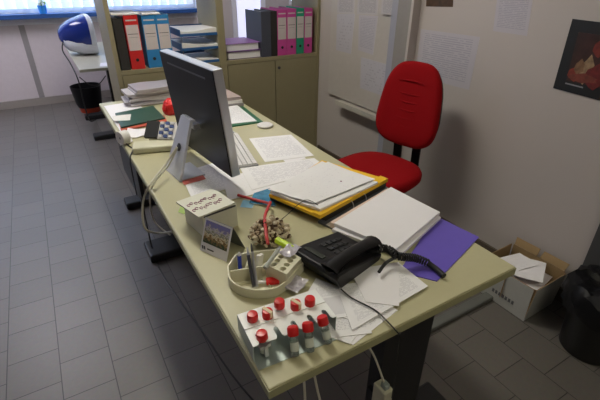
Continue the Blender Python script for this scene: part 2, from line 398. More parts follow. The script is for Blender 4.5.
# letter trays
def letter_trays():
    t = thing('letter_tray', 'three tier blue letter tray stacked with papers in the left bookcase', 'letter tray', T(.612,2.545,ZS))
    mb = mat('tray_blue', (.02,.10,.28), .35)
    for k in range(3):
        z = .0+k*.093
        part(t, 'tray', MB().box((0,0,z),(.30,.33,z+.004)).box((0,0,z+.004),(.003,.33,z+.045)).box((.297,0,z+.004),(.30,.33,z+.045)).box((0.003,.327,z+.004),(.297,.33,z+.045)).box((0.003,0,z+.004),(.297,.003,z+.018)), mb)
        if k < 2:
            r = MB()
            for xx in (.012,.288):
                for yy in (.012,.318): r.tube([(xx,yy,z+.004),(xx,yy,z+.093)], .003, m_grey)
            part(t, 'riser', r)
        p = MB(); hh = (.020,.036,.034)[k]
        m = MB().box((0.6+.0,0,0),(0.6,0,0)) if False else None
        th = MB().grid(lambda u,v,z=z,hh=hh: Vector((0.620+.28*u, 2.552+.30*v, ZS+z+.0045+hh+.010*math.sin(4*u+k*2)*(1-v)+ .012*max(0,.3-u)*(k>0))), 6, 6, hh-.001, m_faint, m_paper2).build('paper_pile', None)
        tag(th, ('papers in the lowest tier of the blue letter tray','papers in the middle tier of the blue letter tray','papers piled in the top tier of the blue letter tray')[k], 'paper pile')
letter_trays()
def lying_binder(x, y, z, rz, cover, label):
    t = thing('ring_binder', label, 'binder', T(x,y,z,rz)); W, D, h = .29, .30, .055
    part(t, 'cover', MB().box((0,0,0),(W,D,.003)).prism([(0,0),(W,0),(W,D),(0,D)], h-.003, h, z1f=None).box((W-.003,0,.003),(W,D,h-.003)), cover)
    part(t, 'pages', MB().box((.006,.006,.004),(W-.02,D-.01,h-.005)), m_faint)
    return t
m_lilac = mat('binder_lilac', (.30,.12,.42), .4)
lying_binder(.957, 2.56, ZS, 0, mat('binder_darkviolet', (.08,.04,.12), .4), 'dark violet folder under the lilac folder in the right bookcase')
lying_binder(.950, 2.57, ZS+.056, .02, m_lilac, 'lilac folder lying flat on top of the dark violet folder')
# ------------------------------------------------------------------ the back desk with the old computer
def back_desk():
    x0, y0, x1, y1 = .0, 3.57, .80, 5.17
    t = thing('office_desk', 'pale desk by the window wall holding the blue computer', 'desk', T(0,0,0))
    part(t, 'desktop', MB().box((x0,y0,.70),(x1,y1,.725)), mat('pale_laminate', (.42,.41,.34), .3), bevel=.004)
    for yy in (3.87, 4.60):
        part(t, 'leg', MB().box((x0+.32,yy-.05,.05),(x0+.50,yy+.05,.699)), m_black)
        part(t, 'foot', MB().box((x0-.0,yy-.06,0),(x1-.03,yy+.06,.0495)), m_black, bevel=.01)
    part(t, 'crossbar', MB().box((x0+.39,3.921,.60),(x0+.43,4.549,.66)), m_black)
    return t
back_desk()
def crt():
    t = thing('desktop_computer', 'old blue and white one piece tube computer on the desk by the window', 'computer', T(.135,4.36,.7255,.10))
    m_b = mat('translucent_blue', (.012,.03,.22), .12); m_w = mat('ice_white', (.60,.63,.72), .25)
    # screen faces right (+x); the rounded blue back points left
    def sect(x, hy, z0, z1, n=20):
        cz = (z0+z1)/2; hz = (z1-z0)/2; o = []
        for i in range(n):
            a = 2*math.pi*i/n; c, s = math.cos(a), math.sin(a)
            o.append(Vector((x, hy*math.copysign(abs(c)**.6, c), cz+hz*math.copysign(abs(s)**.6, s))))
        return o
    def loft(secs):
        mb = MB(); rings = [[mb.bm.verts.new(p) for p in s] for s in secs]; n = len(rings[0])
        for a, b in zip(rings, rings[1:]):
            for i in range(n): mb.bm.faces.new((a[i], a[(i+1)%n], b[(i+1)%n], b[i]))
        mb.bm.faces.new(rings[0]); mb.bm.faces.new(rings[-1][::-1]); return mb
    part(t, 'rear_shell', loft([sect(-.20,.02,.16,.21), sect(-.192,.05,.135,.24), sect(-.16,.09,.11,.275), sect(-.08,.14,.085,.32), sect(0.0,.17,.07,.345), sect(.05,.182,.068,.36)]), m_b, smooth=True)
    part(t, 'lower_shell', loft([sect(-.175,.07,.10,.18), sect(-.14,.11,.05,.17), sect(-.03,.15,.012,.165), sect(.09,.165,.004,.15), sect(.10,.165,.004,.15)]), m_w, smooth=True)
    part(t, 'front_bezel', loft([sect(.051,.188,.06,.366), sect(.085,.19,.055,.37), sect(.10,.175,.07,.35)]), m_w, smooth=True)
    part(t, 'screen', loft([sect(.101,.15,.10,.325), sect(.106,.14,.11,.315)]), m_black)
crt()
tag(sheet('paper_sheet', ((.17,3.63),(.36,3.62),(.37,3.80),(.20,3.80)), .7255, 'bright paper on the near edge of the desk by the window', 'paper', m_paper), None, None)
c = MB().tube(smoothpath([(-.035,4.36,.86),(-.06,4.30,.78),(-.03,4.1,.69),(-.012,3.85,.58),(-.01,3.9,.35),(.02,4.2,.10),(.10,4.5,.012)]), .006, m_cable).build('computer_cable', None)
tag(c, 'dark cable hanging from the blue computer past the desk edge', 'cable')
c = MB().tube(smoothpath([(-.01,3.60,.66),(.05,3.56,.60),(.12,3.56,.59),(.2,3.60,.65)]), .004, m_cable).build('computer_cable', None)
tag(c, 'thin cable looping under the near edge of the desk by the window', 'cable')
def basket():
    p = on(88, 108, z=0); t = thing('waste_basket', 'dark waste basket with an orange base under the window desk', 'waste basket', T(.10,4.92,0))
    part(t, 'liner', MB().lathe([(.125,.06),(.14,.10),(.165,.30),(.158,.30),(.13,.07)], m_bag, n=24), smooth=True)
    part(t, 'base', MB().lathe([(.11,0),(.124,.10),(.118,.10),(.105,.01)], mat('orange_red', (.45,.05,.015), .4), n=24), smooth=True)
basket()
# ------------------------------------------------------------------ main desk
def desk():
    t = thing('office_desk', 'long beige desk with black feet covered in papers, nearest the camera', 'desk', T(0,0,0))
    DL = 2.385
    part(t, 'desktop', MB().box((0,0,H-.028),(.80,DL,H)), m_desk, bevel=.003)
    part(t, 'edge_band', MB().box((-.0015,-.002,H-.0275),(.8015,-.0002,H-.004)).box((-.0018,-.0002,H-.0275),(-.0002,DL,H-.004)).box((.8002,-.0002,H-.0275),(.8018,DL,H-.004)), m_edge)
    for y in (.10, 1.65, 2.32):
        l = MB().box((.40,y-.02,.05),(.59,y+.03,H-.07)).box((.05,y-.03,H-.07),(.75,y+.03,H-.0285))
        part(t, 'leg', l, m_black)
    for y, yy in ((.12,.06), (1.65,.09), (2.32,.06)):
        part(t, 'foot', MB().box((.015,y-yy,0),(.78,y+yy,.05)), m_black, bevel=.01)
    part(t, 'crossbar', MB().box((.47,.131,H-.12),(.51,1.629,H-.06)).box((.47,1.681,H-.12),(.51,2.299,H-.06)), m_black)
    part(t, 'modesty_panel', MB().box((.05,1.70,.30),(.07,2.28,H-.03)), m_black)
desk()
# slab helper for things lying on the desk
def slab(name, px, z0, z1, m, label, cat, bev=.0, side=None, top_z=None):
    pts = [on(a, b, z=top_z if top_z is not None else z1) for a, b in px]
    area = sum(pts[i].x*pts[(i+1)%len(pts)].y-pts[(i+1)%len(pts)].x*pts[i].y for i in range(len(pts)))
    if area < 0: pts = pts[::-1]
    mb = MB().prism([(p.x,p.y) for p in pts], z0, z1)
    return tag(mb.build(name, m, bevel=bev), label, cat)
def psheet(name, px, z, label, cat='paper', m=m_faint, th=.0012, wave=0, side=None, group=None):
    pts = [on(a, b, z=z+th) for a, b in px]
    return sheet(name, [(p.x,p.y) for p in pts], z, label, cat, m, th, wave, side, group)
# monitor ------------------------------------------------------------
def monitor():
    zb = H+.055
    nb = on(233, 178, z=zb)                       # near bottom corner of the back
    a = math.atan2(-.095, .995)                   # edge direction as it goes away
    yaw = .11
    # local frame: +x screen side, y along the screen going away
    t = thing('computer_monitor', 'slim silver and black flat screen computer seen from behind on the desk', 'computer', T(nb.x, nb.y, H+.0005, yaw))
    Wd, Hh, tl = .485, .405, .10
    R = Matrix.Translation((0,0,zb-H)) @ Matrix.Rotation(-tl,4,'Y')
    part(t, 'housing', MB().box((-.004,0.003,.003),(-.0012,Wd-.003,Hh-.003)), mat('dark_back', (.006,.006,.010), .40, spec=.22)).matrix_local = R
    part(t, 'bezel', MB().box((-.001,0,0),(.034,Wd,Hh)), m_alu, bevel=.004).matrix_local = R
    part(t, 'screen', MB().box((.0345,.02,.07),(.0355,Wd-.02,Hh-.02)), m_black).matrix_local = R
    part(t, 'vent', MB().box((-.0055,.07,Hh-.042),(-.0041,Wd-.07,Hh-.036)), mat('vent_grey', (.10,.10,.12), .4)).matrix_local = R
    # L shaped stand: a foot under the screen and a leaning leg behind
    w = .15; c0 = .265
    def plate(p, q, th, y0, y1, mb):
        d = Vector((q[0]-p[0],0,q[1]-p[1])).normalized(); n = Vector((-d.z,0,d.x))*th/2
        vs = [Vector((p[0],y0[0],p[1])), Vector((p[0],y0[1],p[1])), Vector((q[0],y1[1],q[1])), Vector((q[0],y1[0],q[1]))]
        A = [mb.bm.verts.new(v+n) for v in vs]; B = [mb.bm.verts.new(v-n) for v in vs]
        mb.bm.faces.new(A); mb.bm.faces.new(B[::-1])
        for i in range(4): mb.bm.faces.new((A[i],B[i],B[(i+1)%4],A[(i+1)%4]))
    y0, y1 = (c0-w/2, c0+w/2), (c0-.075, c0+.015)
    s = MB(); 
    plate((-.135,.006), (-.060,.240), .010, y0, y1, s); s.box((-.14,y0[0],0),(-.03,y0[1],.008))
    plate((-.060,.240), (-.045,.236), .008, y1, y1, s)
    part(t, 'stand', s, mat('stand_alu', (.60,.62,.70), .4, metal=.2))
    part(t, 'hinge', MB().box((-.045,y0[0]+.02,.195),(-.012,y0[0]+.06,.215)), m_alu)
    part(t, 'cable_hole', MB().lathe([(.016,0),(.016,.002)], m_black, T(-.1035,c0-.02,.125) @ Matrix.Rotation(-math.pi/2+.31,4,'Y'), n=16))
    return t, Vector((nb.x,nb.y,H)), yaw
mon, mon_o, mon_yaw = monitor()
# cable from monitor, looping over the left edge
hole = mon.matrix_world @ Vector((-.110,.25,.125))
pt = smoothpath([hole, on(165,165,z=H+.06), on(150,185,z=H+.03), on(143,203,z=.66), on(145,228,z=.56), on(160,233,z=.52), on(175,231,z=.56)])
tag(MB().tube(pt, .0045, m_wcable).build('monitor_cable', None), 'white cable looping from the screen stand over the left desk edge', 'cable')
pt = smoothpath([hole+Vector((0,0,-.006)), on(168,166,z=H+.05), on(153,185,z=H+.018), on(150,203,z=.64), on(155,222,z=.52), on(170,235,z=.50)])
tag(MB().tube(pt, .0035, m_wcable).build('monitor_cable', None), 'thinner white cable just inside the loop by the left desk edge', 'cable')
# printing calculator -------------------------------------------------
def calculator():
    a = on(133,155,z=H); b = on(197,149,z=H); rz = math.atan2(b.y-a.y, b.x-a.x)
    t = thing('printing_calculator', 'beige desk calculator with dark display behind the monitor stand', 'calculator', T(a.x,a.y,H+.0005,rz))
    part(t, 'body', MB().prism([(0,0),(.36,0),(.36,.10),(0,.10)], 0, .03), m_beige, bevel=.008)
    part(t, 'keypad_body', MB().box((.07,.101,0),(.25,.22,.035)), m_beige, bevel=.006)
    R = T(.120,.125,.066) @ Matrix.Rotation(-.35,4,'Z') @ Matrix.Rotation(math.radians(42),4,'X') @ Matrix.Scale(1.25,4)
    part(t, 'display', MB().box((-.048,-.035,-.006),(.0,.035,.008)), m_black).matrix_local = R
    k = MB(); mbk = mat('blue_keys', (.06,.10,.28), .5)
    for i in range(3):
        for j in range(5): k.box((.008+i*.019,-.033+j*.014,-.0),(.022+i*.019,-.023+j*.014,.010), mbk if (i+j)%2 else m_white)
    part(t, 'keys', k).matrix_local = R
    part(t, 'key_panel', MB().box((.001,-.037,-.008),(.085,.037,-.0005)), m_white).matrix_local = R
    part(t, 'paper_arm', MB().tube([(.361,.05,.02),(.385,.05,.02)], .006, m_beige).tube([(.385,.03,.035),(.385,.07,.01)], .006, m_beige), m_beige)
calculator()
p = on(116,140,z=H)
def paper_roll():
    c = on(116,140,z=H+.0)
    t = thing('paper_roll', 'white round roll with a dark centre at the left desk edge', 'paper roll', T(.006,1.57,H+.0005+.033))
    M = Matrix.Rotation(math.pi/2,4,'Y')
    M = T(0,0,0,.4) @ M
    part(t, 'roll', MB().lathe([(.007,-.020),(.033,-.020),(.033,.020),(.007,.020)], m_paper2, M, n=24, cap=False).lathe([(.006,.018),(.006,-.018)], m_ink, M, n=16), smooth=False)
paper_roll()
tag(MB().tube(smoothpath([(-.012,1.625,H+.02),(.01,1.56,H-.0+.006),(.02,1.50,H+.006),(.026,1.47,H+.006),(.018,1.44,H+.006),(-.008,1.38,H-.02),(-.012,1.36,.55)]), .003, m_cable).build('calculator_cable', None), 'dark thin cord running from the white roll over the desk edge', 'cable')
psheet('crumpled_wrapper', [(126,139),(146,136),(148,128),(128,130)], H, 'crumpled white wrapper between the green folder and the calculator', 'wrapper', m_paper, .004, .012)
psheet('crumpled_wrapper', [(120,146),(133,142),(130,135),(120,138)], H, 'small white crumpled paper beside the roll', 'paper', m_paper, .003, .008)
# green folders, left far end
psheet('paper_sheet', [(120,131),(158,121),(135,101),(104,106)], H, 'white sheets under the dark green folder at the far left end', 'paper', m_paper, .004)
slab('folder', [(121,130.5),(167,121),(164,115),(119,124)], H+.0055, H+.010, mat('orange_red_card', (.50,.09,.05), .5), 'orange red folder edge sticking out under the green folder', 'folder')
def green_folder():
    pts = [on(q[0],q[1],z=H+.019) for q in [(121,127),(165,117.5),(153,105.5),(115,113)]]
    t = thing('folder', 'dark green folder with white label at the far left of the desk', 'folder', T(pts[0].x,pts[0].y,H+.0105))
    o = pts[0]; part(t, 'cover', MB().prism([(p.x-o.x,p.y-o.y) for p in pts], 0, .008), m_green)
    q = [on(a,b,z=H+.0197) for a,b in [(114,121),(130,120),(131,114),(112,116)]]
    part(t, 'label', MB().prism([(p.x-o.x,p.y-o.y) for p in q], .0082, .0088), m_paper2)
green_folder()
# heap of documents at the far end
zz = H+.0145+.0
LB = ('bottom','second from bottom','third from bottom','middle','third from top','second from top','top')
zz0 = H+.005; rg = random.Random(3)
for i in range(7):
    h = rg.uniform(.010,.019); M = T(.31+rg.uniform(-.02,.03), 2.28+rg.uniform(-.012,.012), 0, rg.uniform(-.12,.12)); hx, hy = .165-.004*i, .10
    ph = rg.uniform(0,6)
    fn = lambda u,v: M @ Vector(((u*2-1)*hx, (v*2-1)*hy, zz0+h+.0035*math.sin(7*u+ph)*math.sin(3*v+ph)))
    o = MB().grid(fn, 10, 4, h-.001, (m_gfolder, m_gpaper, m_gfolder)[i%3], mat('folder_side%d' % (i%3), ((.45,.42,.44),(.36,.34,.36),(.52,.5,.52))[i%3], .6)).build('document_bundle', None)
    tag(o, LB[i]+' bundle of the document heap at the far end of the desk', 'document bundle', None)
    zz0 += h+.0005
# red bag
def red_bag():
    p = on(170,116,z=H); mb = MB().ball((0,0,.03), .06, m_capred, 3, (.9,.8,.95), 0)
    for v in mb.bm.verts: v.co += Vector((random.uniform(-.005,.005), random.uniform(-.005,.005), random.uniform(-.004,.008) if v.co.z > .004 else 0)); v.co.z = max(0, v.co.z)
    o = mb.build('red_pouch', mat('red_bag_cloth', (.24,.008,.01), .4, var=.5)); o.matrix_world = T(.345,1.95,H+.0005,.3); tag(o, 'crumpled shiny red pouch behind the monitor', 'pouch')
red_bag()
# right of the monitor: stack, green folder, disc, pen
for i in range(3):
    z0 = H+.0005+i*.0195
    q0, q1 = on(222,108,z=H), on(242+(2-i)*1.0,106,z=H); a = [(q0.x,q0.y),(q1.x,q1.y+.004*i),(q1.x-.005*i,q1.y+.24),(q0.x,q0.y+.24)]
    tag(MB().prism(a, z0, z0+.019).build('book', (mat('book_grey',(.35,.33,.34),.6), m_paper2, mat('book_rose',(.45,.36,.36),.6))[i]), ('lowest grey book of the small pile right of the monitor','middle pale book of the small pile right of the monitor','top rosy book of the small pile right of the monitor')[i], 'book')
slab('folder', [(226,127),(263,121.5),(243,106),(226,108)], H+.0005, H+.006, mat('green_card', (.015,.13,.06), .35), 'bright green folder with papers beside the white disc', 'folder')
psheet('paper_sheet', [(228,124),(257,121),(237,105),(226,107)], H+.0065, 'white papers lying on the bright green folder', 'paper', m_print, .002)
q = on(265,126.5,z=H)
tag(MB().lathe([(.040,0),(.044,.004),(.044,.010),(.038,.014),(.0,.014)], m_white, n=28).build('round_lid', None, smooth=True, M=T(q.x,q.y,H+.0005)), 'white round lid lying alone near the right desk edge', 'lid')
a, b = on(231,130,z=H+.006), on(240,137,z=H+.006)
def pen(name, a, b, r, m, mt, label, cat='pen'):
    t = thing(name, label, cat, T(a.x,a.y,a.z)); d = b-a
    part(t, 'barrel', MB().tube([Vector((0,0,0)), d*.8], r, m), None, True); part(t, 'tip', MB().tube([d*.8, d*.98, d], r, mt, rr=[r*.9, r*.4, r*.15]), None, True)
    return t
pen('pen', a, b, .004, m_alu, m_black, 'silver pen near the keyboard, beside the green folder')
psheet('paper_sheet', [(286,163),(306,158.5),(300,152),(280,156)], H+.0001, 'corner of a second sheet under the single white sheet', 'paper', m_paper, .0003)
# keyboard
def keyboard():
    c = (on(236,137,z=H)+on(250,168,z=H))*.5
    t = thing('keyboard', 'white keyboard partly hidden by the monitor', 'keyboard', T(.345,1.025,H+.0005,-.19))
    part(t, 'case', MB().box((-.0,0,0),(.115,.42,.010)), mat('kb_case', (.35,.35,.36), .5), bevel=.003)
    k = MB()
    for i in range(5):
        for j in range(20): k.box((.006+i*.0215,.008+j*.0203,.0102),(.023+i*.0215,.0265+j*.0203,.016))
    part(t, 'keys', k, m_white)
keyboard()
# loose papers ----------------------------------------------------------
psheet('paper_sheet', [(265,162),(314,155.5),(291,134.5),(249,138.5)], H+.0005, 'single white sheet lying alone between the lid and the papers', 'paper', m_print, .0012)
psheet('brochure', [(192,199),(236,186),(222,160),(180,173)], H+.0005, 'pale printed brochure with a red block under the monitor', 'brochure', m_print, .0015)
psheet('red_notice', [(184,185),(206,179),(201,172.5),(181,178)], H+.0045, 'red printed block slip on the brochure beside the stand', 'slip', mat('red_print', (.60,.14,.12), .6), .0006)
psheet('paper_sheet', [(228,200),(290,186),(262,170),(222,176)], H+.002, 'white sheet under the monitor corner, left of the yellow folder', 'paper', m_faint, .0012)
psheet('paper_sheet', [(252,190),(330,169),(314,158),(240,168)], H+.0035, 'white sheet behind the big stack on the yellow folder', 'paper', m_print, .0012)
psheet('leaflet', [(240,207),(252,208),(256,201),(243,200)], H+.0005, 'small light blue paper scrap near the white box', 'leaflet', mat('light_blue_card', (.25,.50,.68), .5), .0012)
def leaflet():
    pts = [(249,203),(276,206),(270,188),(254,193)]
    o = psheet('leaflet', pts, H+.0050, 'blue and purple glossy leaflet at the left tip of the yellow folder', 'leaflet', mat('blue_gloss', (.05,.22,.38), .25, var=.9, scale=25), .0015)
leaflet()
# black binder + yellow folder + papers
slab('ring_binder', [(270,198),(326,219),(386,185),(322,163)], H+.0055, H+.028, m_blk, 'black binder lying flat under the yellow folder', 'binder', bev=.002, top_z=H+.015)
def yfolder():
    z = H+.0285
    P = [on(a,b,z=z+.012) for a,b in [(269,194),(320,216),(388,179),(322,160)]]; o = P[0]
    t = thing('folder', 'open yellow folder under a stack of papers in the middle of the desk', 'folder', T(o.x,o.y,z))
    Q = [Vector((p.x-o.x,p.y-o.y)) for p in P]
    part(t, 'cover', MB().prism([tuple(q) for q in Q], 0, .011), m_yellow)
    # raised spine flap along the near right side
    d = (Q[2]-Q[1]).normalized(); n = Vector((-d.y, d.x))
    part(t, 'flap', MB().prism([tuple(Q[1]), tuple(Q[2]), tuple(Q[2]+n*.035), tuple(Q[1]+n*.035)], .0112, .0145), m_yellow)
yfolder()
psheet('paper_stack', [(270,192),(320,209.5),(378,182),(322,162)], H+.041, 'thick stack of handwritten papers on the yellow folder', 'paper stack', m_faint, .010, .004, m_paper)
psheet('paper_sheet', [(268,190),(314,204),(375,179),(328,163)], H+.056, 'topmost curled sheet on the yellow folder with a small dark dot', 'paper', m_faint, .001, .006)
tag(MB().lathe([(.004,0),(.004,.0008)], mat('plum_dot', (.2,.05,.12), .5), n=12).build('sticker', None, M=T(*on(341,182,z=H+.0605)[:2], H+.0632)), 'tiny dark dot sticker on the curled sheet', 'sticker')
# open binder with big paper stack on the right
def open_binder():
    z = H+.0005
    P = [on(a,b,z=H+.008) for a,b in [(318,221),(341,232),(402,197),(383,184)]]; o = P[0]
    t = thing('ring_binder', 'open dark binder with metal rings between the yellow folder and the white stack', 'binder', T(o.x,o.y,z))
    Q = [(p.x-o.x,p.y-o.y) for p in P]
    part(t, 'cover', MB().prism(Q, 0, .007), mat('binder_slate', (.10,.11,.13), .35))
    d0 = Vector(Q[1]); d1 = Vector(Q[2]); r = MB()
    for f in (.40,.60):
        c = Vector(Q[0])*.80+d0*.20; e = Vector(Q[3])*.80+d1*.20; q = c.lerp(e, f); dd = (e-c).normalized(); n = Vector((-dd.y, dd.x))
        r.tube([Vector((q.x,q.y,.007))+Vector((n.x,n.y,0))*.014*math.cos(a)+Vector((0,0,.026*math.sin(a))) for a in [math.pi*k/8 for k in range(9)]], .0016, m_alu, n=6)
    part(t, 'rings', r)
    part(t, 'ring_plate', MB().prism([tuple(Vector(Q[0]).lerp(d0,.35)), tuple(Vector(Q[0]).lerp(d0,.65)), tuple(Vector(Q[3]).lerp(d1,.65)), tuple(Vector(Q[3]).lerp(d1,.35))], .0072, .009), m_alu)
open_binder()
psheet('folder', [(399,271.5),(437,281),(479,237),(436,216)], H+.0005, 'violet folder sticking out under the white stack at the right edge', 'folder', m_purple, .0025, 0, m_purple)
psheet('paper_stack', [(332,229),(400,255),(441,217),(392,190)], H+.0075, 'lower layer of the large blank white stack beside the violet folder', 'paper stack', m_paper, .010, 0, m_paper)
psheet('paper_stack', [(334,223),(396,249),(440,212),(391,187)], H+.019, 'upper layer of the large blank white stack beside the violet folder', 'paper stack', m_paper, .012, 0, m_paper)
slab('paper_strip', [(330,222),(336,224.5),(393,191),(388,188)], H+.0085, H+.028, mat('peach_paper', (.70,.55,.48), .7), 'peach coloured divider strip along the left side of the white stack', 'divider')
# papers near right
W = [([(345,302),(366,330),(330,344),(300,300)], .0), ([(318,340),(352,346),(400,300),(358,268)], .0012)]
near = [
 ([(310,321),(353,345),(398,310),(352,285)], .0001, 'lowest white page of the fan of pages reaching almost to the front edge', m_print),
 ([(296,300),(330,331),(352,336),(352,290)], .0001, 'white page mostly hidden between the rack and the fan of pages', m_print),
 ([(322,334),(350,344),(385,300),(345,285)], .0013, 'bottom sheet nearest the front desk edge, beside the red capped vials', m_print),
 ([(330,338),(372,333),(360,282),(318,288)], .0026, 'second lowest white sheet near the front edge of the desk', m_print),
 ([(300,305),(358,322),(372,300),(316,278)], .0039, 'printed sheet under the phone, partly under the vial rack', m_print),
 ([(310,322),(378,312),(372,288),(306,300)], .0052, 'printed form with text lines between the rack and the phone cable', m_table),
 ([(352,330),(428,286),(398,262),(340,296)], .0065, 'large white sheet pointing at the front desk edge, right of the phone', m_print),
 ([(366,302),(399,306),(399,262),(350,270)], .0080, 'upper blank sheet right of the phone under the coiled cord', m_paper)]
for px, dz, lb, m in near: psheet('paper_sheet', px, H+dz, lb, 'paper', m, .0011)
# phone -------------------------------------------------------------------
def phone():
    P = on(341,289,z=H+.0105)
    t = thing('telephone', 'black desk telephone with its handset on, sitting on papers', 'telephone', T(P.x,P.y,H+.0098,.26))
    prof = [(-.0,.0),(.175,.0),(.185,.012),(.185,.020),(.03,.048),(-.012,.050),(-.020,.040),(-.006,.012)]
    mb = MB(); A = [mb.bm.verts.new((x,0,z)) for x,z in prof]; B = [mb.bm.verts.new((x,.168,z)) for x,z in prof]; n = len(prof)
    mb.bm.faces.new(A); mb.bm.faces.new(B[::-1])
    for i in range(n): mb.bm.faces.new((A[i],B[i],B[(i+1)%n],A[(i+1)%n]))
    part(t, 'body', mb, m_bplas, bevel=.006)
    k = MB()
    for i in range(4):
        for j in range(3):
            x = .075+i*.022; z = .020+(.185-x)*(.028/.155)
            k.box((x-.007,.078+j*.026-.008,z-.001),(x+.007,.078+j*.026+.008,z+.0035))
    part(t, 'keys', k, mat('key_dark', (.02,.02,.022), .4))
    part(t, 'display', MB().box((.012,.080,.0478),(.028,.150,.0510)), mat('lcd', (.05,.055,.05), .15))
    # handset along the near side
    pts = smoothpath([(-.008,.036,.049),(.02,.036,.058),(.085,.036,.059),(.15,.036,.046),(.188,.036,.030)], 5)
    h = MB(); n = len(pts); rr = [ .0165+.010*abs(2*i/(n-1)-1)**2.5 for i in range(n)]
    h.tube(pts, .02, None, 12, rr); bmesh.ops.scale(h.bm, vec=(1,1.15,.62), space=Matrix.Translation((0,-.036,-.055)), verts=h.bm.verts)
    hs = part(t, 'handset', h, m_bplas, smooth=True)
    for q in (T(.008,.036,.028), T(.174,.036,.011,0,0,.2)):
        e = MB().lathe([(.024,0),(.027,.008),(.026,.024)], None, q, n=20).build('earpiece', m_bplas, smooth=True); e.parent = hs
phone()
# coiled cord
def coil(path, R, turns, r):
    P = smoothpath(path, 12); L = [0]
    for a, b in zip(P, P[1:]): L.append(L[-1]+(b-a).length)
    N = turns*10; out = []
    for i in range(N+1):
        s = L[-1]*i/N; j = max(k for k in range(len(L)) if L[k] <= s+1e-9); j = min(j, len(P)-2)
        f = (s-L[j])/(L[j+1]-L[j]); p = P[j].lerp(P[j+1], f); t = (P[j+1]-P[j]).normalized(); a = t.cross(Vector((0,0,1))).normalized(); b = t.cross(a)
        th = 2*math.pi*turns*i/N; out.append(p + (a*math.cos(th)+b*math.sin(th))*R)
    return out
zc = H+.019
cp = coil([on(377,249,z=H+.050), on(388,249,z=H+.046), on(398,256,z=H+.046), on(415,258,z=H+.030), on(428,263,z=H+.018)], 0.0100, 22, .002)
cm = MB().tube(cp, .0028, None, 5); cm.tube(smoothpath([on(428,263,z=H+.018), on(436,269,z=H+.012), on(444,276,z=H+.010)],4), .0085, None, 10)
cm.tube(smoothpath([on(379,272,z=H+.026),on(386,263,z=H+.030),on(398,256,z=H+.040)],5), .0050, None, 8)
tag(cm.build('coiled_cord', m_cable, smooth=True), 'black coiled phone cord lying over the white stack and violet folder', 'cord')
tag(MB().tube(smoothpath([on(341,289,z=H+.016), on(352,298,z=H+.0135), on(375,310,z=H+.012), on(388,322,z=H+.010), on(398,333,z=H-.003),(on(400,336,z=H-.04)), on(396,370,y=-.02), on(392,398,y=.03)]), .0019, m_cable).build('phone_cable', None), 'thin black phone cable crossing the papers and dropping over the front edge', 'cable')
# white box --------------------------------------------------------------
def white_box():
    t = thing('carton', 'small cream carton with a purple printed lid at the left desk edge', 'box', T(.070,.590,H+.0005,.16))
    part(t, 'body', MB().box((0,0,0),(.124,.13,.080)), m_cream)
    part(t, 'inside', MB().box((.005,-.0006,.073),(.120,-.0001,.0795)), m_ink)  # dark strip on the solid body paints the shaded gap under the lid
    part(t, 'side_flap', MB().box((.060,-.001,.0),(.114,-.0003,.068)), m_cream)
    R = T(-.016,-.010,.084,.06,-.03,.0)
    l = part(t, 'lid', MB().box((0,0,0),(.135,.14,.005)), m_cream); l.matrix_local = R
    txt = MB()
    for r in range(2):
        for i in range(9):
            x = .012+i*.0125+r*.004; y = .045+r*.04+.006*math.sin(i*1.7)
            txt.tube([(x+.005*math.cos(a), y+.008*math.sin(a), .0056) for a in [k*2*math.pi/8 for k in range(7)]], .0014, None, 4)
    o = part(t, 'lettering', txt, mat('plum_print', (.25,.06,.14), .6)); o.matrix_local = R
white_box()
psheet('green_paper', [(178,212),(186,215),(189,208),(182,204)], H+.0005, 'light green paper corner under the cream carton', 'paper', mat('lime_card', (.35,.50,.12), .6), .001)
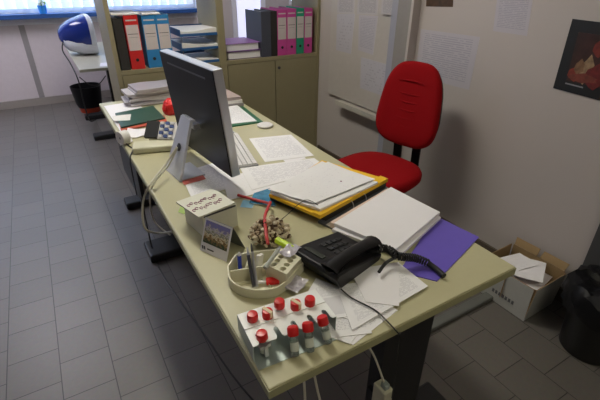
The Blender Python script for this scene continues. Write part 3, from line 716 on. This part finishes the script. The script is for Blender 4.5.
# desk calendar ------------------------------------------------------------
def calendar():
    a = on(200,250,z=H); b = on(226.5,262,z=H); u = (b-a); L = u.length; u.normalize(); n = Vector((-u.y,u.x,0)); rz = math.atan2(u.y,u.x)
    t = thing('desk_calendar', 'small tent desk calendar with a landscape photo beside the cream carton', 'calendar', T(a.x,a.y,H+.0005,rz))
    hh = .098; dp = .085; ll = L
    def face(y0, y1, m, off=0.0, z0=0, z1=hh, x0=0, x1=None, th=.0012):
        x1 = ll if x1 is None else x1
        def fn(u_, v): return Vector((x0+(x1-x0)*u_, y0+(y1-y0)*v, z0+(z1-z0)*v+off))
        return fn
    part(t, 'front_leaf', MB().grid(face(0,dp*.45,None), 1, 1, Vector((0,.0012,0)), m_paper))
    part(t, 'back_leaf', MB().grid(face(dp,dp*.46,None), 1, 1, Vector((0,-.0012,0)), mat('grey_card', (.10,.11,.10), .6)))
    m = bpy.data.materials.new('landscape_print'); m.use_nodes = True; nt = m.node_tree; N = nt.nodes.new; bs = nt.nodes['Principled BSDF']
    uv = N('ShaderNodeUVMap'); nz = N('ShaderNodeTexNoise'); nz.inputs['Scale'].default_value = 9; nz.inputs['Detail'].default_value = 6; nt.links.new(uv.outputs[0], nz.inputs[0])
    sp = N('ShaderNodeSeparateXYZ'); nt.links.new(uv.outputs[0], sp.inputs[0]); ad = N('ShaderNodeMath'); ad.operation = 'MULTIPLY_ADD'; nt.links.new(nz.outputs['Fac'], ad.inputs[0]); ad.inputs[1].default_value = .9; nt.links.new(sp.outputs['Y'], ad.inputs[2])
    cr = N('ShaderNodeValToRGB'); e = cr.color_ramp.elements; e[0].position = .35; e[0].color = (.03,.06,.03,1); e[1].position = 1.4/1.45; e[1].color = (.22,.22,.55,1)
    for pos, c in ((.5,(.30,.18,.07,1)),(.60,(.75,.68,.50,1)),(.68,(.16,.17,.14,1)),(.76,(.65,.62,.60,1)),(.85,(.25,.22,.45,1))): q = e.new(pos); q.color = c
    ad.use_clamp = False; dv = N('ShaderNodeMath'); dv.operation = 'DIVIDE'; dv.inputs[1].default_value = 1.45; nt.links.new(ad.outputs[0], dv.inputs[0]); nt.links.new(dv.outputs[0], cr.inputs[0]); nt.links.new(cr.outputs[0], bs.inputs['Base Color'])
    k = .45*dp/hh
    part(t, 'photo', MB().grid(lambda u_,v: Vector((.006+(ll-.012)*u_, (.028+.064*v)*k-.0012, .028+.064*v)), 1, 1, Vector((0,.0005,0)), m))
    tx = MB()
    for i in range(2):
        tx.box((.008+i*.008,.010*k-.002,.008),(.013+i*.008,.010*k-.0006,.020))
    tx.box((.03,.010*k-.002,.012),(.055,.010*k-.0006,.016))
    part(t, 'numerals', tx, m_ink)
calendar()
# organizer -------------------------------------------------------------------
def organizer():
    m_o = mat('organizer_plastic', (.70,.67,.50), .35)
    O = on(262,283,z=H); t = thing('desk_organizer', 'beige rounded desk organizer holding pens in front of the dried flowers', 'desk organizer', T(O.x,O.y,H+.0005))
    def W(px, py): p = on(px,py,z=H); return Vector((p.x-O.x, p.y-O.y))
    arc = [(Vector(q)) for q in smoothpath([tuple(W(229,278))+(0,),tuple(W(231,288))+(0,),tuple(W(242,296))+(0,),tuple(W(258,299))+(0,),tuple(W(275,297))+(0,),tuple(W(287,290))+(0,)], 6)]
    out = [Vector((q.x,q.y)) for q in arc] + [W(303,272), W(281,262), W(258,265), W(237,268)]
    part(t, 'base', MB().prism([tuple(q) for q in out], 0, .004), m_o)
    def wall(path, hs, th=.004, closed=False, z0=.0041):
        mb = MB(); n = len(path); L = []
        for i, p in enumerate(path):
            a = path[i-1] if (i or closed) else p; b = path[(i+1)%n] if (i < n-1 or closed) else p
            d = (b-a).normalized(); nn = Vector((-d.y,d.x))*th/2; h = hs(i) if callable(hs) else hs
            L.append([mb.bm.verts.new((q.x,q.y,z)) for q,z in ((p-nn,z0),(p-nn,h),(p+nn,h),(p+nn,z0))])
        m_ = n if closed else n-1
        for i in range(m_):
            A, B = L[i], L[(i+1)%n]
            for k in range(4): mb.bm.faces.new((A[k],B[k],B[(k+1)%4],A[(k+1)%4]))
        if not closed: mb.bm.faces.new(L[0]); mb.bm.faces.new(L[-1][::-1])
        return mb
    na = len(arc)
    part(t, 'outer_wall', wall(out, lambda i: (.031 + .010*max(0,1-i/6)) if i < na else (.036 if i < na+1 else .048), closed=True), m_o, smooth=True)
    ap = W(262,279)
    part(t, 'divider', wall([W(230,284)+Vector((.004,0)), ap, ap.lerp(W(281,262),.25)], .043), m_o, smooth=False)
    part(t, 'divider', wall([W(246,281.5), W(250,267)], .042), m_o)
    part(t, 'tray_rim', wall([W(236,288),W(246,293),W(260,296),W(276,293.5),W(262,282.5),W(236,288)], .013, .002), m_o)
    c = [W(265,280), W(287,291), W(303,272), W(281,262)]; cen = sum(c, Vector((0,0)))/4; c = [cen+(q-cen)*.93 for q in c]
    blk = part(t, 'hole_block', MB().prism([tuple(q) for q in c], .0041, .052), m_o)
    cu = MB()
    for i, fu in enumerate((.27,.72)):
        for j, fv in enumerate((.16,.39,.62,.85)):
            p = c[0].lerp(c[1], fu).lerp(c[3].lerp(c[2], fu), fv); cu.lathe([(.0075+.0015*fu,.015),(.0075+.0015*fu,.09)], None, T(p.x,p.y), n=16)
    co = cu.build('cutter', None); co.parent = t
    md = blk.modifiers.new('b','BOOLEAN'); md.object = co; md.operation = 'DIFFERENCE'; md.solver = 'EXACT'
    bpy.context.view_layer.update(); dg = bpy.context.evaluated_depsgraph_get(); me = bpy.data.meshes.new_from_object(blk.evaluated_get(dg))
    blk.modifiers.clear(); blk.data = me; bpy.data.objects.remove(co)
organizer()
pen('pen', on(254,287,z=H+.012), on(247,247,z=H+.10), .005, mat('pen_dark', (.06,.06,.08), .3), m_alu, 'dark pen with silver clip leaning in the organizer')
pen('pen', on(257,287,z=H+.012), on(251,243,z=H+.105), .0042, m_alu, m_ink, 'thin grey metal pen leaning beside the dark pen')
pen('pen', on(240,268,z=H+.02), on(239,252,z=H+.075), .006, mat('pen_blue', (.02,.05,.5), .3), m_white, 'short blue capped pen at the back of the organizer')
def red_clip():
    a = on(266,282,z=H+.012)
    t = thing('correction_tube', 'small red plastic piece with a white tip lying in the organizer', 'correction tube', T(a.x,a.y,H+.008,-.4))
    part(t, 'barrel', MB().box((0,-.012,0),(.036,.012,.012)), m_capred, bevel=.004); part(t, 'tip', MB().box((-.028,-.004,.002),(-.0005,.004,.008)), m_white)
red_clip()
pen('marker_pen', on(277,240,z=H+.052), on(297,251,z=H+.052), .0110, mat('lime_marker', (.55,.75,.02), .35), mat('lime2', (.35,.5,.02), .4), 'fluorescent yellow highlighter beside the dried flowers', 'highlighter')
pen('pen', on(296,262,z=H+.02), on(305,266,z=H+.02), .005, mat('pen_blue', (.02,.05,.5), .3), m_ink, 'blue pen tip poking out between organizer and phone')
pen('knife', on(265,268,z=H+.062), on(281,246,z=H+.075), .006, mat('pale_grey', (.45,.47,.43), .4), m_alu, 'pale grey cutter knife standing slanted behind the organizer', 'cutter')
# clutter of clear wrappers around the organizer
for i, (px, py, lb) in enumerate([(297,283,'clear crumpled plastic wrapper between organizer and vial rack'), (290,262,'pale crumpled wrapper on the right rim of the organizer')]):
    c = on(px, py, z=H+.02); mb = MB()
    def fn(u, v): return Vector(((u-.5)*.06, (v-.5)*.04, .008+.003*math.sin(9*u+i)*math.cos(7*v)))
    o = mb.grid(fn, 8, 8, .0008, mat('clear_wrapper', (.62,.58,.66), .15, alpha=.7)).build('plastic_wrapper', None, M=T(c.x, c.y, H+.0095 if i == 0 else H+.054, .5))
    tag(o, lb, 'wrapper')
# dried flowers
def dried():
    c = on(270,234,z=H+.03); mb = MB(); m1 = mat('dried_tan', (.42,.32,.21), .8, var=.3); m2 = mat('dried_brown', (.10,.055,.03), .8); m3 = mat('dried_cream', (.66,.57,.43), .8)
    for i in range(300):
        while True:
            x, y = random.uniform(-1,1), random.uniform(-1,1)
            if x*x+y*y < 1: break
        r = math.sqrt(max(0,1-x*x-y*y)); z = .014+.068*r*random.uniform(.6,1)
        mb.ball((x*.066,y*.058,z), random.uniform(.004,.007), random.choice((m1,m3,m3,m2)), 1, (random.uniform(.8,1.5),random.uniform(.6,1.2),random.uniform(.7,1.3)), .25)
    mb.ball((0,0,.034), .05, m2, 2, (1.1,.95,.66), .05)
    o = mb.build('dried_flower_bunch', None, M=T(c.x,c.y,H+.0015,-.25)); tag(o, 'brown and cream dried flower bunch behind the organizer', 'dried flowers')
dried()
# red lanyard and black clip cords
tag(MB().tube(smoothpath([on(238,195,z=H+.009), on(252,199,z=H+.012), on(268,203,z=H+.020), on(270,203,z=H+.035), on(265,216,z=H+.068), on(266,232,z=H+.075), on(268,244,z=H+.062)]), .0052, mat('red_cord', (.50,.03,.03), .5, var=.5, scale=120), n=8).build('lanyard', None, smooth=True), 'red patterned lanyard draped over the dried flowers', 'lanyard')
tag(MB().tube(smoothpath([on(276,224,z=H+.022+.03), on(288,214,z=H+.055), on(300,203,z=H+.062), on(308,200,z=H+.068), on(318,205,z=H+.066)]), .0014, m_cable, n=6).build('spectacle_cord', None), 'thin dark cord from the dried flowers onto the yellow folder', 'cord')
# vial rack ----------------------------------------------------------------
def rack():
    P = [on(a,b,z=H+.048) for a,b in [(241,311),(253,347),(332,318),(315,284)]]
    o = P[1]; u = (P[2]-P[1]); rz = math.atan2(u.y,u.x); W = .205; D = .105
    t = thing('vial_rack', 'white metal slotted rack holding red capped vials at the front desk corner', 'rack', T(o.x,o.y,H+.0005,rz))
    # top plate with slots along its front edge
    pl = []; xs = [.022,.064,.106,.148,.186]; sw = .012
    pts = [(0,0)]
    for x in xs:
        pts += [(x-sw/2-.004,0),(x-sw/2,.006),(x-sw/2,.028),(x-sw/2+.004,.033),(x+sw/2-.004,.033),(x+sw/2,.028),(x+sw/2,.006),(x+sw/2+.004 if x < .18 else x+sw/2+.003,0)]
    pts += [(W,0),(W,D),(0,D)]
    part(t, 'top_plate', MB().prism(pts, .046, .0475), m_enamel)
    part(t, 'ridge', MB().box((0,.052,.0476),(W,.0545,.0495)), m_enamel)
    part(t, 'side_plate', MB().box((0,0,0.0),(.0012,D,.0458)), m_steel); part(t, 'side_plate', MB().box((W-.0012,0,0),(W,D,.0458)), m_steel)
    part(t, 'bottom_plate', MB().box((.0013,-.024,0),(W-.0013,D,.0014)), m_steel)
    return t, t.matrix_world.copy()
rk, RM = rack()
def vial_proto():
    t = thing('sample_vial', 'x', 'vial', Matrix(), 'red capped vials in the rack')
    part(t, 'glass', MB().lathe([(.0085,0),(.0095,.002),(.0095,.040),(.008,.046)], m_glass, n=18), smooth=True)
    part(t, 'cap', MB().lathe([(.0125,.0465),(.0128,.048),(.0128,.062),(.0110,.0655),(.0,.0665)], m_capred, n=22), smooth=True)
    part(t, 'vial_label', MB().lathe([(.0098,.012),(.0098,.032)], mat('vial_paper', (.62,.66,.58), .6), n=18, cap=False))
    return t
proto = vial_proto()
caps_back = [(252.4,314,'leftmost vial in the back row of the rack'),(267.4,311,'back row vial with a cream label across its red cap, left of the standing one'),(279.4,301,'back row middle vial standing tallest'),(295.8,302.5,'back row vial with a cream label across its cap, second from the right'),(310,298.5,'rightmost vial in the back row, nearest the phone')]
caps_front = [(261.4,332,264,352,'leftmost vial in the front row with a metal clamp'),(292.4,326,295,354,'front row vial right of the empty slot'),(307.4,322,310,350,'front row vial second from the right'),(321.6,316,327.5,341,'rightmost front row vial leaning outwards')]
first = True
def place(base, top, label):
    global first
    d = (top-base).normalized(); a = d.cross(Vector((0,1,0))).normalized(); a = Vector((1,0,0)) - d*d.x; a.normalize(); b = d.cross(a)
    M = Matrix(((a.x,b.x,d.x,base.x),(a.y,b.y,d.y,base.y),(a.z,b.z,d.z,base.z),(0,0,0,1)))
    if first: proto.matrix_world = M; proto['label'] = label; first = False; return proto
    return copy_tree(proto, M, label)
for i, (cx, cy, lb) in enumerate(caps_back):
    top = on(cx, cy, z=H+.066+(.008 if i == 2 else 0)); base = top.copy(); base.z = H+.0025+(.008 if i == 2 else 0)
    v = place(base, top, lb)
    if i in (1,3):
        s = MB().box((-.004,-.0135,.052),(.004,.0135,.0672)).build('cap_label', mat('cream_label', (.72,.60,.40), .6)); s.parent = v; s.rotation_euler = (0,0,.35)
for i, (cx, cy, bx, by, lb) in enumerate(caps_front):
    top = on(cx, cy, z=H+.064); bot = on(bx, by-2, z=H+.012); d = (top-bot).normalized(); base = top-d*.0665
    v = place(base, top, lb)
    if i == 0:
        s = MB().box((-.013,-.013,.030),(.013,.013,.038)).box((-.004,-.016,.008),(.004,-.010,.038)).build('clamp', m_alu); s.parent = v
# ------------------------------------------------------------------ chair
def chair():
    a = math.radians(13)
    c = on(409,141,x=1.50)
    cx, cy = c.x, c.y
    # local frame: -y forward (front of chair), backrest at y=+
    fwd = Vector((-math.cos(a), -math.sin(a), 0)); rz = math.atan2(fwd.y, fwd.x)+math.pi/2
    t = thing('office_chair', 'red fabric swivel chair pulled up at the right side of the desk', 'chair', T(cx+fwd.x*.26-.005, cy+fwd.y*.26+.02, 0, rz))
    def pad(outline, thick, zf, name, rot=None):
        """rounded cushion: outline fn(angle)->(x,y)"""
        n = 48; mb = MB(); rings = []
        lev = [(-.5,.86),(-.42,.95),(-.2,1),(.15,1),(.36,.965),(.47,.90),(.53,.75),(.56,.5),(.57,.2)]
        for h, s in lev:
            rings.append([mb.bm.verts.new(zf(outline(2*math.pi*i/n)[0]*s, outline(2*math.pi*i/n)[1]*s, h*thick, h)) for i in range(n)])
        for A, B in zip(rings, rings[1:]):
            for i in range(n): mb.bm.faces.new((A[i],A[(i+1)%n],B[(i+1)%n],B[i]))
        mb.bm.faces.new(rings[0][::-1]); mb.bm.faces.new(rings[-1]); return mb
    def seat_o(th):
        c, s = math.cos(th), math.sin(th); e = .75
        return (.238*math.copysign(abs(c)**e, c)*(1-.06*s), .225*math.copysign(abs(s)**e, s))
    part(t, 'seat', pad(seat_o, .07, lambda x,y,z,h: Vector((x,y,.480+z-.02*max(0,(-y-.12)/.1)**2)), 'seat'), m_red, smooth=True)
    part(t, 'seat_shell', MB().prism([(seat_o(2*math.pi*k/30)[0]*.86, seat_o(2*math.pi*k/30)[1]*.86) for k in range(30)], .427, .444), m_bplas)
    # backrest: local u = width, v = height
    def back_o(th):
        c, s = math.cos(th), math.sin(th); e = .62
        y = .235*math.copysign(abs(s)**e, s); w = .215-.055*((y+.235)/.47)**1.3
        return (w*math.copysign(abs(c)**e, c), y)
    def bz(x, y, z, h):
        dent = 0
        if h > .5:
            dent = -.004*math.exp(-((y-.10)/.05)**2)*math.exp(-(x/.09)**2)
            dent += .0035*math.cos(y*110)*math.exp(-(x/.07)**2)*(1 if y < .04 else 0)
        q = Vector((x, -(z+dent) + .05*(abs(x)/.2)**2*-.35, y)); return q
    bmb = pad(back_o, .055, bz, 'back')
    # finer front surface: subdivide
    o = part(t, 'backrest', bmb, m_red, smooth=True); o.location = (0,.255,.815); o.rotation_euler = (-.13,0,0)
    for k in range(6):
        w_ = .075 if k < 5 else .10; zz_ = -.12+.045*k if k < 5 else .135
        rb = MB().tube([(-w_+w_*.25*i, -.0305-.001*math.cos(i-4), zz_+.006*((i-4)/4)**2*(-1 if k == 5 else 1)*(3 if k == 5 else 1)) for i in range(9)], .0045, None, 8, [.0015,.004,.0045,.0045,.0045,.0045,.0045,.004,.0015]).build('back_rib', m_red, smooth=True)
        rb.parent = o
    sb = MB(); N_ = 36
    sb.prism([(back_o(2*math.pi*k/N_)[0]*.9, back_o(2*math.pi*k/N_)[1]*.9) for k in range(N_)], -.012, 0)
    bmesh.ops.rotate(sb.bm, cent=(0,0,0), matrix=Matrix.Rotation(math.pi/2,3,'X'), verts=sb.bm.verts)
    o = part(t, 'back_shell', sb, m_bplas); o.location = (0,.287,.815); o.rotation_euler = (-.13,0,0)
    r = MB()
    for k in range(4):
        z0 = -.02-.045*k
    for sx in (-.075,.055):
        r.box((sx-.026,-.006,-.02),(sx+.026,.006,.22))
    o = part(t, 'back_bracket', r, m_bplas); o.location = (0,.302,.47); o.rotation_euler = (.03,0,0)
    part(t, 'bracket_arm', MB().box((-.095,.02,.420),(-.055,.310,.426)).box((.035,.02,.420),(.075,.310,.426)).box((-.095,.298,.420),(-.055,.310,.47)).box((.035,.298,.420),(.075,.310,.47)), m_bplas)
    part(t, 'gas_column', MB().lathe([(.03,.09),(.03,.25),(.018,.25),(.018,.426)], m_black, n=20), smooth=True)
    part(t, 'base_hub', MB().lathe([(.05,.06),(.05,.10),(.031,.12)], m_bplas, n=20))
    for k in range(5):
        A = 2*math.pi*k/5+.3; d = Vector((math.cos(A), math.sin(A), 0))
        part(t, 'base_arm', MB().tube([d*.03+Vector((0,0,.085)), d*.26+Vector((0,0,.065))], .02, m_bplas, rr=[.024,.015]))
        c = part(t, 'caster', MB().lathe([(.024,-.02),(.026,0),(.024,.02)], m_bplas, Matrix.Translation(d*.265+Vector((0,0,.027))) @ Matrix.Rotation(A,4,'Z') @ Matrix.Rotation(math.pi/2,4,'X'), n=16))
chair()
# ------------------------------------------------------------------ right wall: board, papers, posters
def board():
    t = thing('whiteboard', 'white board with pinned papers and a ledge on the right wall', 'whiteboard', T(XW-.0005,0,0))
    part(t, 'panel', MB().box((-.016,1.67,.585),(0,2.36,2.0)), mat('board_white', (.50,.46,.44), .35))
    part(t, 'tray', MB().box((-.075,1.67,.545),(0,2.17,.570)).box((-.075,1.67,.5701),(-.068,2.17,.580)), mat('tray_alu', (.50,.47,.42), .4))
board()
def wall_sheet(name, px, m, label, cat='paper', off=.001, th=.0008, base=XW):
    x = base-off
    P = [on(a,b,x=x) for a,b in px]    # bottom-left, bottom-right, top-right, top-left
    def fn(u, v): return (P[0]*(1-u)+P[1]*u)*(1-v)+(P[3]*(1-u)+P[2]*u)*v
    return tag(MB().grid(fn, 3, 3, Vector((th*.9,0,0)), m, m_paper2).build(name, None), label, cat)
BX = XW-.0165
mk = dict(base=BX)
m_wp = printed('wall_page', (.50,.47,.50), (.26,.25,.30), rows=20, cols=4, fill=.6)
m_wt = printed('wall_table', (.50,.47,.53), (.34,.33,.41), rows=24, cols=5, fill=.6, top=.88)
m_wc = printed('wall_clear', (.50,.48,.54), (.38,.36,.42), rows=12, cols=3, fill=.45)
wall_sheet('notice', [(336,50),(351,54),(355,14),(337,14)], m_wc, 'tall narrow paper pinned at the left side of the white board', base=BX)
wall_sheet('notice', [(337,13),(354,14),(355,-6),(338,-6)], m_wp, 'paper pinned at the top left corner of the white board', base=BX)
wall_sheet('notice', [(358,50),(373,55),(378,16),(359,15)], m_wt, 'paper with a dense dark table in the middle of the white board', base=BX)
wall_sheet('notice', [(357,14),(377,15),(379,-6),(358,-6)], m_wp, 'paper above the dense table on the white board', base=BX)
wall_sheet('notice', [(360,88),(386,97),(389,65),(361,57)], m_wc, 'lowest paper on the white board, just left of the chair', base=BX)
wall_sheet('notice', [(381,14),(398,16),(400,-6),(382,-6)], m_wp, 'paper at the top right of the white board by the grey pillar', base=BX, off=.012)
wall_sheet('wall_chart', [(415,76),(469,90),(480,37),(421,29)], m_wt, 'wide chart of columns on the wall behind the red chair')
wall_sheet('notice', [(493,31),(527,36),(534,-8),(498,-8)], m_wt, 'printed paper high on the wall between the chart and the poster')
wall_sheet('picture', [(426,6.5),(453,7),(454,-14),(427,-14)], mat('brown_picture', (.07,.035,.015), .4, var=.9, scale=40), 'small dark brown picture high on the wall above the chart', 'picture')
def poster():
    P = [on(a,b,x=XW-.003) for a,b in [(553,88),(620,106),(632,26),(572.5,18.8)]]
    t = thing('poster', 'dark poster with red and cream shapes on the right wall', 'poster', T(XW-.002,0,0))
    def fr(u0,u1,v0,v1,m,off,n=6,th=.001):
        def fn(u,v):
            u = u0+(u1-u0)*u; v = v0+(v1-v0)*v
            p = (P[0]*(1-u)+P[1]*u)*(1-v)+(P[3]*(1-u)+P[2]*u)*v; return Vector((-off, p.y, p.z))
        return MB().grid(fn, n, n, Vector((th*.9,0,0)), m)
    part(t, 'sheet', fr(0,1,0,1,mat('poster_black', (.008,.010,.013), .5),.0012))
    part(t, 'picture', fr(.17,.83,.16,.84,mat('poster_dark', (.035,.012,.010), .4, var=.9, scale=22),.0018))
    def blob(u,v,ru,rv,m,off):
        cpt = (P[0]*(1-u)+P[1]*u)*(1-v)+(P[3]*(1-u)+P[2]*u)*v
        g = MB(); vs = [g.bm.verts.new((-off, cpt.y+ru*math.cos(k*.52)*(1+.2*math.sin(3*k)), cpt.z+rv*math.sin(k*.52)*(1+.2*math.cos(2*k)))) for k in range(12)]
        g.bm.faces.new(vs); g.mi(m); return g
    for u,v,ru,rv,c,k in [(.30,.28,.035,.030,(.35,.05,.03),0),(.45,.36,.025,.055,(.45,.30,.17),1),(.33,.38,.02,.03,(.30,.16,.08),2),(.62,.30,.05,.05,(.22,.02,.02),3),(.60,.68,.03,.035,(.25,.03,.02),4),(.42,.24,.06,.018,(.28,.06,.04),5)]:
        part(t, 'painted_shape', blob(u,v,ru,rv,mat('poster_c%d'%k,tuple(v*.6 for v in c),.5,var=.8,scale=50),.0022+.0002*k))
    part(t, 'picture_caption', fr(.17,.45,.105,.125,mat('poster_text', (.25,.25,.28), .5),.0019,2))
poster()
# dark grey panel leaning against the wall at the far right
tag(MB().box((XW-.028,-.6,0.0005),(XW-.016,.165,.95)).build('grey_panel', mat('panel_grey', (.06,.06,.065), .6)), 'dark grey panel standing against the wall behind the black waste bin', 'panel')
# ------------------------------------------------------------------ carton of waste paper
def big_box():
    z = .20
    A, B = on(487,296,z=.002), on(523.5,321,z=.002)
    F, G = on(540,287,z=z), on(504,257,z=z)
    # footprint square to the front face A-B, depth towards the wall
    u = (A-B); L = u.length; u.normalize(); n = Vector((u.y,-u.x,0))
    if n.x < 0: n = -n
    L = .275; D = min(.24, (XW-.03-max(A.x,B.x))/max(n.x,.5))
    t = thing('cardboard_box', 'open grey white carton full of waste paper on the floor by the wall', 'box', T(B.x,B.y,.0005,math.atan2(u.y,u.x)))
    # local: x along front face (towards A), y = -?; find sign
    Mi = t.matrix_world.inverted() if False else (T(B.x,B.y,.0005,math.atan2(u.y,u.x))).inverted()
    s = 1 if (Mi.to_3x3() @ n).y > 0 else -1
    th = .004; fl = .035*s
    def pan(p, q, r, w_, name, m_out, m_in):
        g = MB(); nn = (Vector(q)-Vector(p)).cross(Vector(w_)-Vector(p)).normalized()*th
        a = [g.bm.verts.new(Vector(v)) for v in (p,q,r,w_)]; b = [g.bm.verts.new(Vector(v)+nn) for v in (p,q,r,w_)]
        f = g.bm.faces.new(a); i0 = g.mi(m_out); i1 = g.mi(m_in); f.material_index = i0
        f = g.bm.faces.new(b[::-1]); f.material_index = i1
        for k in range(4): g.bm.faces.new((a[k],b[k],b[(k+1)%4],a[(k+1)%4])).material_index = i1
        return part(t, name, g)
    y1 = D*s; h = z; hf = .195
    # order so the thickness goes inwards
    def quad(p,q,r,w_,name,inward):
        nn = (Vector(q)-Vector(p)).cross(Vector(w_)-Vector(p))
        if nn.dot(Vector(inward)) < 0: p,q,r,w_ = q,p,w_,r
        return pan(p,q,r,w_,name,m_cardw,m_cardb)
    fr = quad((0,0,0),(L,0,0),(L,-.008*s,h),(0,-.008*s,h),'front_panel',(0,s,0))
    quad((0,y1,0),(L,y1,0),(L,y1+.01*s,h),(0,y1+.01*s,h),'back_panel',(0,-s,0))
    quad((0,0,0),(0,y1,0),(-.012,y1,h),(-.012,-.006*s,h),'side_panel',(1,0,0))
    quad((L,0,0),(L,y1,0),(L+.01,y1,h),(L+.01,0,h),'side_panel',(-1,0,0))
    part(t, 'bottom_panel', MB().box((.005,min(.005*s,y1-.005*s),.0),(L-.005,max(.005*s,y1-.005*s),.004)), m_cardb)
    quad((0.004,y1+.0101*s,h+.001),(L*.47,y1+.0101*s,h+.001),(L*.46,y1+.03*s,h+.035),(0.0,y1+.03*s,h+.035),'flap',(0,-s,0))
    quad((L*.53,y1+.0101*s,h+.001),(L-.004,y1+.0101*s,h+.001),(L+.004,y1+.03*s,h+.035),(L*.54,y1+.03*s,h+.035),'flap',(0,-s,0))
    tx = MB()
    for i in range(7):
        x = L*.25+i*.018; tx.box((x,-.0035*s-.001,.052),(x+.011,-.0035*s+.0005,.072))
    part(t, 'lettering', tx, mat('grey_print', (.12,.12,.13), .7))
    # a seam line on the front
    part(t, 'seam', MB().box((L*.50,min(-.012*s,-.004*s),.05),(L*.505,max(-.012*s,-.004*s),.19)), m_cardb)
    M = T(B.x,B.y,.0005,math.atan2(u.y,u.x))
    for i, (x,y,rz,sx,sy,tx_,ty_,zz,lb) in enumerate([(.13,.13,.2,.22,.19,.10,.0,.150,'lower white sheet inside the carton, against the wall side'),(.18,.13,-.3,.13,.15,-.15,.10,.185,'greyish sheet standing at the left end inside the carton'),(.125,.12,.45,.17,.18,.02,.10,.192,'large white sheet on top of the waste paper in the carton')]):
        Q = M @ T(x, y*s, zz, rz, tx_, ty_)
        def fn(a, b): return Q @ Vector(((a-.5)*sx, (b-.5)*sy, .004*math.sin(5*a+3*b)))
        tag(MB().grid(fn, 5, 5, .0012, m_paper).build('waste_paper', None), lb, 'paper')
    return t
big_box()
# ------------------------------------------------------------------ bin with black bag
def bin_():
    t = thing('waste_bin', 'round black waste bin lined with a black bag at the right edge', 'waste bin', T(1.56,-.03,0))
    part(t, 'bucket', MB().lathe([(.105,.001),(.108,.005),(.13,.30),(.125,.30),(.103,.008)], m_bplas, n=32), smooth=True)
    n, k = 40, 9; mb = MB(); V = []
    for j in range(k):
        row = []
        for i in range(n):
            a = 2*math.pi*i/n; f = j/(k-1)
            r, z = [(.150,.22),(.158,.255),(.163,.29),(.160,.325),(.140,.345),(.120,.352),(.095,.345),(.060,.335),(.02,.34)][j]
            w_ = .010*math.sin(a*9+j*.9)+.007*math.sin(a*17+j*2.1)
            row.append(mb.bm.verts.new(((r+w_*(.6 if j else .3))*math.cos(a), (r+w_*.6)*math.sin(a), z+.012*math.sin(a*7+j*1.9))))
        V.append(row)
    for A, B in zip(V, V[1:]):
        for i in range(n): mb.bm.faces.new((A[i],A[(i+1)%n],B[(i+1)%n],B[i]))
    mb.bm.faces.new(V[-1])
    part(t, 'bag', mb, m_bag, smooth=True)
bin_()
# ------------------------------------------------------------------ cables and power box under the desk
tag(MB().tube(smoothpath([(.05,1.72,.35),(.045,1.65,.06),on(160,270,z=.006),on(178,298,z=.006),on(200,328,z=.006),on(225,365,z=.006),on(240,385,z=.006),on(262,410,z=.006)]), .004, m_cable).build('floor_cable', None), 'long black cable snaking over the tiles left of the desk', 'cable')
def power_box():
    c = on(384,388,y=.08)
    t = thing('power_adapter', 'beige power box fixed beside the black leg under the front of the desk', 'power box', T(.375,.03,.34,0))
    part(t, 'case', MB().box((0,0,-.22),(.036,.05,.075)), m_beige, bevel=.004)
    part(t, 'socket', MB().box((.008,.008,.0755),(.026,.030,.095)), m_steel, bevel=.003)
    part(t, 'bracket', MB().box((.006,.0505,-.02),(.02,.0795,.02)), m_black)
power_box()
for i, (pts, r, m, lb) in enumerate([
   ([(.13,.09,H-.032),(.135,.08,.55),(.13,.05,.3),(.125,.05,.0)], .0035, m_wcable, 'pale cable hanging straight down under the front desk edge, left one'),
   ([(.15,.09,H-.032),(.165,.07,.55),(.19,.04,.35),(.21,.04,.0)], .0035, m_wcable, 'pale cable hanging in a curve under the front desk edge, right one'),
   ([(.20,.12,.60),(.27,.11,.64),(.34,.08,.58),(.385,.05,.445)], .003, m_wcable, 'pale cable arching across to the beige power box'),
   ([(.22,.10,.22),(.30,.08,.28),(.36,.05,.30),(.3745,.05,.31)], .008, m_cable, 'thick black plug lead beside the beige power box')]):
    tag(MB().tube(smoothpath(pts), r, m).build('hanging_cable', None), lb, 'cable')
# ------------------------------------------------------------------ light
c = on(257,258,z=H+.05)
tag(MB().box((-.012,-.005,0),(.012,.005,.05)).box((-.010,-.0055,.010),(.010,-.0051,.03), m_paper2).build('eraser', mat('pale_mint', (.55,.62,.55), .4), None, M=T(c.x,c.y,H+.0045,.5,.0,.3)), 'pale upright block standing behind the organizer below the lanyard', 'eraser')
wd = bpy.data.worlds.new('world'); SC.world = wd; wd.use_nodes = True
wd.node_tree.nodes['Background'].inputs[0].default_value = (.75,.85,1,1); wd.node_tree.nodes['Background'].inputs[1].default_value = .4
SC.view_settings.view_transform = 'Standard'; SC.view_settings.look = 'None'; SC.view_settings.gamma = 1; SC.view_settings.exposure = 0
try: SC.view_settings.use_curve_mapping = False
except Exception: pass
